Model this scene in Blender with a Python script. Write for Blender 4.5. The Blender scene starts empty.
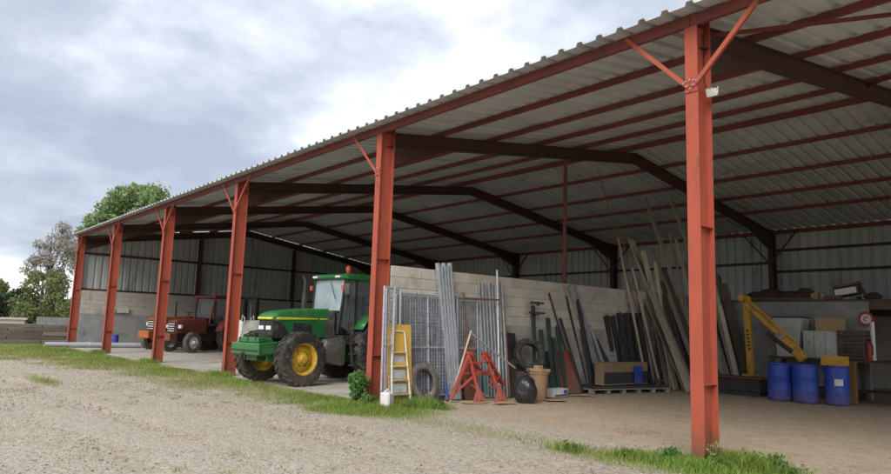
import bpy, bmesh, math, random
import numpy as np
from mathutils import Vector, Matrix
random.seed(7); rng = np.random.default_rng(11)
R = math.radians
sc = bpy.context.scene
col = sc.collection

# ------------------------------------------------------------------ camera
F_PX, YAW, PITCH, ROLL = 669.5, 0.86794, 0.13591, 0.03239
CAM = np.array([4.489, -8.048, 1.58])
fw = np.array([-math.sin(YAW)*math.cos(PITCH), math.cos(YAW)*math.cos(PITCH), math.sin(PITCH)])
r0 = np.array([math.cos(YAW), math.sin(YAW), 0.0]); u0 = np.cross(r0, fw)
rt = math.cos(ROLL)*r0 + math.sin(ROLL)*u0
up = -math.sin(ROLL)*r0 + math.cos(ROLL)*u0
cd = bpy.data.cameras.new('camera'); co = bpy.data.objects.new('camera', cd); col.objects.link(co)
cd.sensor_width = 36; cd.lens = F_PX/891*36; cd.clip_end = 4000; cd.clip_start = 0.05
m = Matrix(((rt[0], up[0], -fw[0], CAM[0]), (rt[1], up[1], -fw[1], CAM[1]), (rt[2], up[2], -fw[2], CAM[2]), (0, 0, 0, 1)))
co.matrix_world = m
sc.camera = co

# ------------------------------------------------------------------ sky and light
SUN_EL, SUN_AZ = 40, 152        # degrees; azimuth clockwise from +Y
w = bpy.data.worlds.new('World'); sc.world = w; w.use_nodes = True
nt = w.node_tree; nt.nodes.clear(); N = nt.nodes.new; LK = nt.links.new
out = N('ShaderNodeOutputWorld')
sky = N('ShaderNodeTexSky'); sky.sky_type = 'NISHITA'; sky.sun_disc = False
sky.sun_elevation = R(SUN_EL); sky.sun_rotation = R(SUN_AZ); sky.air_density = 1.2; sky.dust_density = 2
bg1 = N('ShaderNodeBackground'); bg1.inputs[1].default_value = 0.08; LK(sky.outputs[0], bg1.inputs[0])
tc = N('ShaderNodeTexCoord'); sep = N('ShaderNodeSeparateXYZ'); LK(tc.outputs['Generated'], sep.inputs[0])
def mth(op, a, b=None, c=None, clamp=False, tree=None):
    n = (tree or nt).nodes.new('ShaderNodeMath'); n.operation = op; n.use_clamp = clamp
    for i, x in enumerate((a, b, c)):
        if x is None: continue
        if isinstance(x, (int, float)): n.inputs[i].default_value = x
        else: (tree or nt).links.new(x, n.inputs[i])
    return n.outputs[0]
SKY_ROT = -18      # turns the cloud field about the zenith
zz = mth('ADD', mth('MAXIMUM', sep.outputs[2], 0.0), 0.22)
cx_ = mth('DIVIDE', sep.outputs[0], zz); cy_ = mth('DIVIDE', sep.outputs[1], zz)
cmb = N('ShaderNodeCombineXYZ'); LK(cx_, cmb.inputs[0]); LK(cy_, cmb.inputs[1])
def wnoise(scale, detail, rough, off, dist=0.0):
    mp = N('ShaderNodeMapping'); LK(cmb.outputs[0], mp.inputs[0]); mp.inputs['Location'].default_value = off; mp.inputs['Rotation'].default_value = (0, 0, R(SKY_ROT))
    n = N('ShaderNodeTexNoise'); LK(mp.outputs[0], n.inputs['Vector'])
    n.inputs['Scale'].default_value = scale; n.inputs['Detail'].default_value = detail
    n.inputs['Roughness'].default_value = rough; n.inputs['Distortion'].default_value = dist
    return n.outputs['Fac']
n1 = wnoise(0.80, 8, 0.50, (3.9, 8.3, 0), 0.12)
n2 = wnoise(2.4, 8, 0.55, (2.73, 10.79, 2), 0.12)
cl = mth('ADD', mth('MULTIPLY', n1, 0.6), mth('MULTIPLY', n2, 0.4))
rp = N('ShaderNodeValToRGB'); LK(cl, rp.inputs[0])
e = rp.color_ramp.elements
e[0].position = 0.38; e[0].color = (0.34, 0.385, 0.475, 1)
e[1].position = 0.585; e[1].color = (1.0, 1.0, 1.0, 1)
x = e.new(0.46); x.color = (0.45, 0.495, 0.585, 1)
x = e.new(0.52); x.color = (0.65, 0.69, 0.765, 1)
bg2 = N('ShaderNodeBackground'); LK(rp.outputs[0], bg2.inputs[0]); bg2.inputs[1].default_value = 0.70
mx = N('ShaderNodeMixShader'); mx.inputs[0].default_value = 0.92
LK(bg1.outputs[0], mx.inputs[1]); LK(bg2.outputs[0], mx.inputs[2]); LK(mx.outputs[0], out.inputs[0])

sl = bpy.data.lights.new('sun', 'SUN'); sl.energy = 1.5; sl.angle = R(38); sl.color = (1.0, 0.96, 0.9)
so = bpy.data.objects.new('sun', sl); col.objects.link(so)
sd = Vector((math.sin(R(SUN_AZ))*math.cos(R(SUN_EL)), math.cos(R(SUN_AZ))*math.cos(R(SUN_EL)), math.sin(R(SUN_EL))))
so.rotation_euler = sd.to_track_quat('Z', 'Y').to_euler(); so.location = (0, -20, 30)
sc.view_settings.view_transform = 'Standard'; sc.view_settings.look = 'None'
sc.view_settings.exposure = 1.08; sc.view_settings.gamma = 1

# ------------------------------------------------------------------ pixel -> place
def ray(px, py): return fw + rt*(px-445.5)/F_PX + up*(237-py)/F_PX
def at(px, py, ax, v):
    d = ray(px, py); t = (v-CAM[ax])/d[ax]; return Vector(CAM + d*t)
def gnd(px, py, z=0.0): return at(px, py, 2, z)

# ------------------------------------------------------------------ materials
MATS = {}
def mat(name, c1, c2=None, rough=0.75, scale=6.0, bump=0.15, bscale=None, metal=0.0, spots=None, spot_amt=0.5, spot_scale=3.0,
        stretch=(1, 1, 1), rnd=0.0, spec=0.4, dist=0.01, coat=0.0):
    if name in MATS: return MATS[name]
    ma = bpy.data.materials.new(name); ma.use_nodes = True; t = ma.node_tree; t.nodes.clear()
    n = t.nodes.new; k = t.links.new
    o = n('ShaderNodeOutputMaterial'); b = n('ShaderNodeBsdfPrincipled'); k(b.outputs[0], o.inputs[0])
    g = n('ShaderNodeNewGeometry'); mp = n('ShaderNodeMapping'); k(g.outputs['Position'], mp.inputs[0]); mp.inputs['Scale'].default_value = stretch
    if c2 is None: c2 = tuple(x*0.72 for x in c1)
    ns = n('ShaderNodeTexNoise'); k(mp.outputs[0], ns.inputs['Vector']); ns.inputs['Scale'].default_value = scale; ns.inputs['Detail'].default_value = 6; ns.inputs['Roughness'].default_value = 0.62
    cr = n('ShaderNodeValToRGB'); k(ns.outputs['Fac'], cr.inputs[0])
    cr.color_ramp.elements[0].position = 0.32; cr.color_ramp.elements[0].color = (*c2, 1)
    cr.color_ramp.elements[1].position = 0.66; cr.color_ramp.elements[1].color = (*c1, 1)
    cur = cr.outputs[0]
    if spots is not None:
        n3 = n('ShaderNodeTexNoise'); k(mp.outputs[0], n3.inputs['Vector']); n3.inputs['Scale'].default_value = spot_scale; n3.inputs['Detail'].default_value = 9; n3.inputs['Roughness'].default_value = 0.7
        r3 = n('ShaderNodeValToRGB'); k(n3.outputs['Fac'], r3.inputs[0])
        r3.color_ramp.elements[0].position = 0.62-0.22*spot_amt; r3.color_ramp.elements[0].color = (0, 0, 0, 1)
        r3.color_ramp.elements[1].position = 0.74-0.14*spot_amt; r3.color_ramp.elements[1].color = (1, 1, 1, 1)
        mi = n('ShaderNodeMix'); mi.data_type = 'RGBA'; k(r3.outputs[0], mi.inputs[0]); k(cur, mi.inputs[6]); mi.inputs[7].default_value = (*spots, 1)
        cur = mi.outputs[2]
    if rnd:
        oi = n('ShaderNodeObjectInfo'); hv = n('ShaderNodeHueSaturation'); k(cur, hv.inputs['Color'])
        k(mth('MULTIPLY_ADD', oi.outputs['Random'], 2*rnd, 1-rnd, tree=t), hv.inputs['Value']); cur = hv.outputs[0]
    k(cur, b.inputs['Base Color'])
    b.inputs['Metallic'].default_value = metal; b.inputs['Specular IOR Level'].default_value = spec
    rr = mth('MULTIPLY_ADD', ns.outputs['Fac'], 0.25, rough-0.12, clamp=True, tree=t); k(rr, b.inputs['Roughness'])
    if coat: b.inputs['Coat Weight'].default_value = coat; b.inputs['Coat Roughness'].default_value = 0.15
    if bump:
        nb = n('ShaderNodeTexNoise'); k(mp.outputs[0], nb.inputs['Vector']); nb.inputs['Scale'].default_value = bscale or scale*6; nb.inputs['Detail'].default_value = 5
        bp = n('ShaderNodeBump'); bp.inputs['Strength'].default_value = bump; bp.inputs['Distance'].default_value = dist
        k(nb.outputs['Fac'], bp.inputs['Height']); k(bp.outputs[0], b.inputs['Normal'])
    MATS[name] = ma; return ma

RED = mat('red_oxide_steel', (0.42, 0.088, 0.046), (0.31, 0.062, 0.036), 0.65, 2.5, 0.12, 60, spots=(0.16, 0.06, 0.04), spot_amt=0.28, spot_scale=5, stretch=(1, 1, 0.45))
def foot_rust(ma, z0=0.12, z1=0.5, tint=(0.16, 0.075, 0.045), amt=0.8, streak=0.55, stc=(0.21, 0.062, 0.04)):
    t = ma.node_tree; b = next(n for n in t.nodes if n.type == 'BSDF_PRINCIPLED'); lk = b.inputs['Base Color'].links[0]; src = lk.from_socket
    g = t.nodes.new('ShaderNodeNewGeometry'); sp = t.nodes.new('ShaderNodeSeparateXYZ'); t.links.new(g.outputs['Position'], sp.inputs[0])
    ns = t.nodes.new('ShaderNodeTexNoise'); t.links.new(g.outputs['Position'], ns.inputs['Vector']); ns.inputs['Scale'].default_value = 9; ns.inputs['Detail'].default_value = 6
    h = mth('ADD', sp.outputs[2], mth('MULTIPLY', mth('SUBTRACT', ns.outputs['Fac'], 0.5, tree=t), 1.3, tree=t), tree=t)
    f = mth('SUBTRACT', 1.0, mth('DIVIDE', mth('SUBTRACT', h, z0, tree=t), z1-z0, clamp=True, tree=t), clamp=True, tree=t)
    mi = t.nodes.new('ShaderNodeMix'); mi.data_type = 'RGBA'; t.links.new(mth('MULTIPLY', f, amt, tree=t), mi.inputs[0]); t.links.new(src, mi.inputs[6]); mi.inputs[7].default_value = (*tint, 1)
    mp = t.nodes.new('ShaderNodeMapping'); t.links.new(g.outputs['Position'], mp.inputs[0]); mp.inputs['Scale'].default_value = (14, 14, 0.7)
    n2_ = t.nodes.new('ShaderNodeTexNoise'); t.links.new(mp.outputs[0], n2_.inputs['Vector']); n2_.inputs['Scale'].default_value = 2.2; n2_.inputs['Detail'].default_value = 7; n2_.inputs['Roughness'].default_value = 0.7
    st = mth('MULTIPLY', mth('SUBTRACT', n2_.outputs['Fac'], 0.52, tree=t), 5.0, clamp=True, tree=t)
    m2 = t.nodes.new('ShaderNodeMix'); m2.data_type = 'RGBA'; t.links.new(mth('MULTIPLY', st, streak, tree=t), m2.inputs[0]); t.links.new(mi.outputs[2], m2.inputs[6]); m2.inputs[7].default_value = (*stc, 1)
    t.links.new(m2.outputs[2], b.inputs['Base Color'])
foot_rust(RED)
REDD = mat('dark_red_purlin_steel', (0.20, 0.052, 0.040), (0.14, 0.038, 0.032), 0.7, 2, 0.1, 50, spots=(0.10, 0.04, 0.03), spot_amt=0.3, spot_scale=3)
RAFT = mat('shade_toned_red_steel', (0.075, 0.030, 0.026), (0.05, 0.024, 0.021), 0.65, 2, 0.1, 50)  # red frame steel with the barn's interior shade put into its colour
ROOF = mat('fibre_roof_sheet', (0.52, 0.54, 0.545), (0.42, 0.435, 0.44), 0.85, 1.2, 0.2, 30, spots=(0.28, 0.28, 0.27), spot_amt=0.3, spot_scale=0.9, rnd=0.06)
CLAD = mat('galvanised_cladding', (0.46, 0.475, 0.465), (0.37, 0.385, 0.38), 0.55, 1.0, 0.1, 20, metal=0.15, spots=(0.22, 0.22, 0.21), spot_amt=0.35, spot_scale=1.4, stretch=(1, 1, 0.3), rnd=0.06)
BLOCK = mat('concrete_block', (0.49, 0.455, 0.395), (0.41, 0.38, 0.33), 0.92, 3.5, 0.5, 55, spots=(0.27, 0.25, 0.22), spot_amt=0.35, spot_scale=1.3, rnd=0.09)
BLOCKD = mat('grey_concrete_block', (0.30, 0.30, 0.295), (0.22, 0.22, 0.22), 0.92, 2.5, 0.5, 55, spots=(0.15, 0.15, 0.15), spot_amt=0.4, spot_scale=1.1, rnd=0.10)
MORT = mat('mortar', (0.42, 0.395, 0.35), (0.33, 0.31, 0.275), 0.95, 5, 0.4, 60)
CONC = mat('concrete_slab', (0.45, 0.42, 0.365), (0.35, 0.325, 0.28), 0.9, 1.1, 0.35, 40, spots=(0.20, 0.18, 0.15), spot_amt=0.45, spot_scale=0.7)
GALV = mat('galvanised_steel', (0.50, 0.53, 0.57), (0.34, 0.37, 0.41), 0.45, 14, 0.1, 60, metal=0.55, spots=(0.30, 0.26, 0.22), spot_amt=0.2, spot_scale=6)
GALVD = mat('dull_galvanised_wire', (0.42, 0.45, 0.49), (0.28, 0.30, 0.33), 0.55, 9, 0.1, 60, metal=0.5, spots=(0.20, 0.12, 0.08), spot_amt=0.3, spot_scale=5)
RUST = mat('rusty_steel', (0.22, 0.10, 0.055), (0.12, 0.06, 0.04), 0.85, 9, 0.4, 70)
RUBBER = mat('black_rubber', (0.035, 0.034, 0.033), (0.022, 0.022, 0.022), 0.85, 6, 0.3, 60, spots=(0.13, 0.115, 0.095), spot_amt=0.45, spot_scale=5)
DRYRUB = mat('dusty_rubber', (0.15, 0.14, 0.125), (0.09, 0.085, 0.08), 0.9, 6, 0.3, 60, spots=(0.24, 0.215, 0.18), spot_amt=0.5, spot_scale=6)
GREEN = mat('green_tractor_paint', (0.018, 0.16, 0.04), (0.014, 0.125, 0.032), 0.38, 3, 0.03, 40, spots=(0.10, 0.14, 0.08), spot_amt=0.4, spot_scale=4, coat=0.15)
YEL = mat('yellow_rim_paint', (0.68, 0.45, 0.03), (0.55, 0.34, 0.03), 0.5, 6, 0.06, 40, spots=(0.20, 0.12, 0.06), spot_amt=0.55, spot_scale=7)
STRIPE = mat('yellow_stripe', (0.75, 0.68, 0.06), None, 0.4, 6, 0)
BLACKP = mat('black_plastic', (0.025, 0.025, 0.027), (0.018, 0.018, 0.018), 0.55, 6, 0.1, 50, spots=(0.08, 0.075, 0.065), spot_amt=0.3, spot_scale=5)
DARKST = mat('dark_steel', (0.045, 0.045, 0.048), (0.028, 0.027, 0.028), 0.6, 6, 0.15, 60, spots=(0.10, 0.06, 0.04), spot_amt=0.3, spot_scale=5)
GREYP = mat('grey_fuel_tank', (0.075, 0.08, 0.08), (0.05, 0.053, 0.053), 0.5, 4, 0.05, 50, spots=(0.16, 0.145, 0.12), spot_amt=0.45, spot_scale=5)
WHITE = mat('white_paint', (0.74, 0.73, 0.69), (0.58, 0.57, 0.54), 0.5, 5, 0.05, 40, spots=(0.38, 0.35, 0.30), spot_amt=0.3, spot_scale=6)
LAMP = mat('lamp_lens', (0.75, 0.77, 0.78), (0.6, 0.62, 0.64), 0.2, 30, 0.1, 80)
ORANGE = mat('orange_paint', (0.48, 0.14, 0.04), (0.34, 0.095, 0.032), 0.7, 4, 0.1, 50, spots=(0.16, 0.08, 0.045), spot_amt=0.55, spot_scale=5)
OLDRED = mat('faded_red_paint', (0.25, 0.055, 0.04), (0.17, 0.04, 0.03), 0.7, 4, 0.1, 50, spots=(0.11, 0.06, 0.045), spot_amt=0.6, spot_scale=4)
BRIGHTRED = mat('bright_red_paint', (0.42, 0.05, 0.035), (0.30, 0.038, 0.028), 0.6, 5, 0.12, 50, spots=(0.17, 0.065, 0.045), spot_amt=0.55, spot_scale=8)
BLUE = mat('blue_drum_plastic', (0.025, 0.07, 0.42), (0.018, 0.05, 0.33), 0.45, 4, 0.05, 40, spots=(0.10, 0.13, 0.30), spot_amt=0.25, spot_scale=6)
AYEL = mat('yellow_machine_paint', (0.62, 0.36, 0.035), (0.48, 0.26, 0.03), 0.5, 4, 0.08, 50, spots=(0.20, 0.11, 0.05), spot_amt=0.4, spot_scale=5)
WOOD = mat('weathered_plank', (0.50, 0.43, 0.33), (0.34, 0.28, 0.21), 0.85, 7, 0.3, 60, stretch=(1, 1, 0.12), rnd=0.25)
WOODG = mat('grey_old_plank', (0.33, 0.30, 0.255), (0.20, 0.18, 0.15), 0.88, 7, 0.3, 60, stretch=(1, 1, 0.12), rnd=0.25)
WOODD = mat('dark_timber', (0.12, 0.085, 0.06), (0.07, 0.05, 0.038), 0.85, 6, 0.3, 50, rnd=0.2)
SLEEP = mat('brown_sleeper', (0.20, 0.165, 0.14), (0.125, 0.10, 0.085), 0.9, 3, 0.5, 30, stretch=(.3, .3, 1), rnd=0.25)
CARD = mat('cardboard', (0.42, 0.29, 0.17), (0.33, 0.225, 0.13), 0.9, 5, 0.1, 40, spots=(0.25, 0.17, 0.10), spot_amt=0.3, spot_scale=5)
CARDD = mat('dark_cardboard', (0.29, 0.20, 0.12), (0.20, 0.135, 0.08), 0.9, 5, 0.2, 30, spots=(0.14, 0.09, 0.055), spot_amt=0.4, spot_scale=5)  # darker, browner tone for the long open box
YBOARD = mat('yellow_board', (0.62, 0.38, 0.06), (0.52, 0.30, 0.05), 0.7, 4, 0.08, 40, spots=(0.38, 0.24, 0.08), spot_amt=0.3, spot_scale=6)
PVC = mat('grey_plastic_pipe', (0.46, 0.48, 0.52), (0.38, 0.40, 0.44), 0.5, 2, 0.03, 30, spots=(0.30, 0.29, 0.27), spot_amt=0.25, spot_scale=3)
TEAL = mat('teal_plastic', (0.06, 0.26, 0.24), (0.045, 0.19, 0.18), 0.5, 4, 0.03, 30)
POLY = mat('black_bin_bag', (0.022, 0.023, 0.026), (0.016, 0.016, 0.018), 0.28, 5, 0.5, 18, spec=0.6, dist=0.03)
BROWNB = mat('brown_bin_plastic', (0.33, 0.21, 0.12), (0.25, 0.16, 0.09), 0.6, 5, 0.05, 40)
GREENST = mat('dark_green_steel', (0.03, 0.055, 0.045), (0.02, 0.035, 0.03), 0.6, 5, 0.1, 50)
MIXW = mat('off_white_casing', (0.50, 0.52, 0.50), (0.40, 0.415, 0.40), 0.5, 3, 0.05, 40, spots=(0.28, 0.26, 0.22), spot_amt=0.35, spot_scale=4)
SACK = mat('dirty_white_sack', (0.62, 0.61, 0.57), (0.46, 0.45, 0.42), 0.9, 4, 0.5, 20, dist=0.02)
CLOTHD = mat('dark_brown_sacking', (0.07, 0.04, 0.035), (0.04, 0.025, 0.022), 0.95, 6, 0.6, 25, dist=0.03)
AMBER = mat('amber_beacon', (0.60, 0.10, 0.03), None, 0.3, 10, 0)
BARK = mat('bark', (0.10, 0.08, 0.06), (0.055, 0.045, 0.036), 0.95, 5, 0.6, 25)
BEIGEW = mat('pale_wall_coping', (0.62, 0.58, 0.50), (0.50, 0.46, 0.40), 0.9, 3, 0.2, 30)

def glass_mat():
    ma = bpy.data.materials.new('cab_glass'); ma.use_nodes = True; b = ma.node_tree.nodes['Principled BSDF']
    b.inputs['Base Color'].default_value = (0.55, 0.66, 0.70, 1); b.inputs['Roughness'].default_value = 0.06
    b.inputs['Alpha'].default_value = 0.55; b.inputs['Specular IOR Level'].default_value = 0.9
    t = ma.node_tree
    n = t.nodes.new('ShaderNodeTexNoise'); n.inputs['Scale'].default_value = 2.2; n.inputs['Detail'].default_value = 5
    g = t.nodes.new('ShaderNodeNewGeometry'); t.links.new(g.outputs['Position'], n.inputs['Vector'])
    t.links.new(mth('MULTIPLY_ADD', n.outputs['Fac'], 0.5, 0.28, clamp=True, tree=t), b.inputs['Alpha'])   # dusty film
    return ma
GLASS = glass_mat()
GLASS2 = bpy.data.materials.new('clear_side_glass'); GLASS2.use_nodes = True
_b = GLASS2.node_tree.nodes['Principled BSDF']; _b.inputs['Base Color'].default_value = (0.35, 0.42, 0.42, 1); _b.inputs['Roughness'].default_value = 0.05; _b.inputs['Alpha'].default_value = 0.18
def leaf_mat(name, c1, c2, trans=0.25):
    ma = bpy.data.materials.new(name); ma.use_nodes = True; t = ma.node_tree; b = t.nodes['Principled BSDF']; k = t.links.new
    g = t.nodes.new('ShaderNodeNewGeometry'); cr = t.nodes.new('ShaderNodeValToRGB'); k(g.outputs['Random Per Island'], cr.inputs[0])
    cr.color_ramp.elements[0].color = (*c2, 1); cr.color_ramp.elements[1].color = (*c1, 1)
    n = t.nodes.new('ShaderNodeTexNoise'); k(g.outputs['Position'], n.inputs['Vector']); n.inputs['Scale'].default_value = 0.9; n.inputs['Detail'].default_value = 4
    hv = t.nodes.new('ShaderNodeHueSaturation'); k(cr.outputs[0], hv.inputs['Color'])
    k(mth('MULTIPLY_ADD', n.outputs['Fac'], 0.10, 0.45, tree=t), hv.inputs['Hue']); k(mth('MULTIPLY_ADD', n.outputs['Fac'], 0.9, 0.55, tree=t), hv.inputs['Value'])
    k(hv.outputs[0], b.inputs['Base Color']); b.inputs['Roughness'].default_value = 0.65; b.inputs['Specular IOR Level'].default_value = 0.25
    tr = t.nodes.new('ShaderNodeBsdfTranslucent'); k(hv.outputs[0], tr.inputs['Color']); ms = t.nodes.new('ShaderNodeMixShader'); ms.inputs[0].default_value = trans
    k(b.outputs[0], ms.inputs[1]); k(tr.outputs[0], ms.inputs[2]); k(ms.outputs[0], t.nodes['Material Output'].inputs[0])
    return ma
GRASS = leaf_mat('grass_blade', (0.27, 0.36, 0.07), (0.12, 0.20, 0.035))
DRYG = leaf_mat('dry_grass_blade', (0.40, 0.36, 0.15), (0.24, 0.27, 0.08))
LEAF1 = leaf_mat('fresh_tree_leaf', (0.34, 0.42, 0.20), (0.18, 0.26, 0.10), 0.4)
LEAF2 = leaf_mat('dark_hedge_leaf', (0.075, 0.12, 0.06), (0.04, 0.07, 0.035), 0.2)
LEAF3 = leaf_mat('olive_shrub_leaf', (0.26, 0.29, 0.13), (0.14, 0.18, 0.07), 0.3)
LEAF4 = leaf_mat('pale_bud_leaf', (0.46, 0.44, 0.38), (0.30, 0.28, 0.24), 0.3)
WEED = leaf_mat('weed_leaf', (0.13, 0.26, 0.06), (0.06, 0.14, 0.035), 0.3)

for ma_, z1_, am in ((GREEN, 1.3, 0.35), (YEL, 0.9, 0.2), (RUBBER, 0.7, 0.4), (BLUE, 0.45, 0.5), (AYEL, 1.2, 0.35), (GREYP, 1.3, 0.6), (BLACKP, 1.2, 0.3), (OLDRED, 1.2, 0.4), (BRIGHTRED, 0.5, 0.5)):
    foot_rust(ma_, 0.0, z1_, (0.20, 0.155, 0.105), am, 0.22, (0.17, 0.135, 0.095))      # dried mud and dust, heaviest low down
# ------------------------------------------------------------------ mesh helpers
class MB:
    def __init__(s): s.v = []; s.f = []
    def add(s, vs, fs):
        o = len(s.v); s.v.extend([tuple(p) for p in vs]); s.f.extend([tuple(i+o for i in q) for q in fs]); return s
    def box(s, c, d, rot=None):
        x, y, z = d[0]/2, d[1]/2, d[2]/2
        vs = [Vector((a*x, b*y, e_*z)) for e_ in (-1, 1) for b in (-1, 1) for a in (-1, 1)]
        if rot is not None: vs = [rot @ p for p in vs]
        c = Vector(c); return s.add([p+c for p in vs], [(0, 2, 3, 1), (4, 5, 7, 6), (0, 1, 5, 4), (2, 6, 7, 3), (0, 4, 6, 2), (1, 3, 7, 5)])
    def bx(s, a, b): return s.box([(a[i]+b[i])/2 for i in range(3)], [abs(b[i]-a[i]) for i in range(3)])
    def frame(s, p0, p1, side):
        p0, p1 = Vector(p0), Vector(p1); d = (p1-p0).normalized(); sd_ = Vector(side); sd_ = (sd_-d*sd_.dot(d)).normalized(); return p0, p1, d, sd_, d.cross(sd_)
    def beam(s, p0, p1, wd, th, side=(1, 0, 0)):
        p0, p1, d, a, b = s.frame(p0, p1, side); vs = [p+a*i*wd/2+b*j*th/2 for p in (p0, p1) for i, j in ((-1, -1), (1, -1), (1, 1), (-1, 1))]
        return s.add(vs, [(3, 2, 1, 0), (4, 5, 6, 7), (0, 1, 5, 4), (1, 2, 6, 5), (2, 3, 7, 6), (3, 0, 4, 7)])
    def prof(s, p0, p1, side, poly):      # extrude a 2D outline (a along side, b across) from p0 to p1
        p0, p1, d, a, b = s.frame(p0, p1, side); n = len(poly)
        vs = [p+a*q[0]+b*q[1] for p in (p0, p1) for q in poly]
        return s.add(vs, [tuple(range(n-1, -1, -1)), tuple(range(n, 2*n))]+[(i, (i+1) % n, n+(i+1) % n, n+i) for i in range(n)])
    def ibeam(s, p0, p1, side, wd, h, tf=0.014, tw=0.010):
        a, b = wd/2, h/2; t = tw/2
        return s.prof(p0, p1, side, [(-a, -b), (a, -b), (a, -b+tf), (t, -b+tf), (t, b-tf), (a, b-tf), (a, b), (-a, b), (-a, b-tf), (-t, b-tf), (-t, -b+tf), (-a, -b+tf)])
    def tube(s, pts, r, n=8, caps=True):
        pts = [Vector(p) for p in pts]; rs = r if isinstance(r, (list, tuple)) else [r]*len(pts); vs = []; fs = []
        ref = Vector((0.31, 0.17, 0.93))
        for i, p in enumerate(pts):
            d = (pts[min(i+1, len(pts)-1)]-pts[max(i-1, 0)]).normalized()
            a = d.cross(ref); 
            if a.length < 0.05: a = d.cross(Vector((1, 0, 0)))
            a.normalize(); b = d.cross(a)
            vs += [p+(a*math.cos(2*math.pi*j/n)+b*math.sin(2*math.pi*j/n))*rs[i] for j in range(n)]
        for i in range(len(pts)-1): fs += [(i*n+j, i*n+(j+1) % n, (i+1)*n+(j+1) % n, (i+1)*n+j) for j in range(n)]
        if caps: fs += [tuple(range(n-1, -1, -1)), tuple((len(pts)-1)*n+j for j in range(n))]
        return s.add(vs, fs)
    def lathe(s, prof, n=24, axis='z', c=(0, 0, 0), close=False):   # prof: (radius, height)
        vs = []; fs = []; k = len(prof)
        for j in range(n):
            t = 2*math.pi*j/n; ca, sa = math.cos(t), math.sin(t)
            for r_, h in prof:
                p = (r_*ca, r_*sa, h) if axis == 'z' else (h, r_*ca, r_*sa)
                vs.append((p[0]+c[0], p[1]+c[1], p[2]+c[2]))
        for j in range(n):
            for i in range(k-1 + (1 if close else 0)):
                i2 = (i+1) % k; fs.append((j*k+i, ((j+1) % n)*k+i, ((j+1) % n)*k+i2, j*k+i2))
        return s.add(vs, fs)
    def quadgrid(s, rows):
        nr, nc = len(rows), len(rows[0]); return s.add([p for r_ in rows for p in r_], [(i*nc+j, i*nc+j+1, (i+1)*nc+j+1, (i+1)*nc+j) for i in range(nr-1) for j in range(nc-1)])
    def mesh(s, name, ma, bevel=0.0, smooth=False):
        me = bpy.data.meshes.new(name); me.from_pydata(s.v, [], s.f); me.validate()
        b = bmesh.new(); b.from_mesh(me); bmesh.ops.recalc_face_normals(b, faces=b.faces)
        if bevel: bmesh.ops.bevel(b, geom=list(b.edges), offset=bevel, segments=1, affect='EDGES', clamp_overlap=True)
        b.to_mesh(me); b.free()
        if smooth:
            for p in me.polygons: p.use_smooth = True
            try: me.set_sharp_from_angle(angle=R(38))
            except Exception: pass
        me.materials.append(ma); return me
    def build(s, name, ma, parent=None, bevel=0.0, smooth=False, loc=None):
        return link(name, s.mesh(name, ma, bevel, smooth), parent, loc)
def link(name, me, parent=None, loc=None, rot=None):
    o = bpy.data.objects.new(name, me); col.objects.link(o)
    if loc is not None: o.location = loc
    if rot is not None: o.rotation_euler = rot
    if parent is not None: o.parent = parent
    return o
def tag(o, label=None, cat=None, group=None, kind=None):
    if label: o['label'] = label
    if cat: o['category'] = cat
    if group: o['group'] = group
    if kind: o['kind'] = kind
    return o
def thing(name, label, cat, loc=(0, 0, 0), rz=0.0, group=None, scale=1.0):
    o = link(name, None, None, loc, (0, 0, rz)); o.scale = (scale,)*3; return tag(o, label, cat, group)
def npmesh(name, V, Fs, ma, nper):
    me = bpy.data.meshes.new(name); V = np.asarray(V, np.float32); Fs = np.asarray(Fs, np.int32); nf = len(Fs)
    me.vertices.add(len(V)); me.vertices.foreach_set('co', V.ravel()); me.loops.add(nf*nper); me.loops.foreach_set('vertex_index', Fs.ravel())
    me.polygons.add(nf); me.polygons.foreach_set('loop_start', np.arange(0, nf*nper, nper, dtype=np.int32)); me.update(calc_edges=True); me.validate(); me.materials.append(ma); return me

# ------------------------------------------------------------------ barn geometry constants
XK = [7.3, 0.0, -7.352, -14.923, -21.433, -28.496, -35.484]    # frame lines
H, HR, D = 5.935, 7.36, 19.34
DR = D/2
def roofz(y): return H + (HR-H)*(1-abs(y-DR)/DR)
SL = math.atan((HR-H)/DR)

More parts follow.
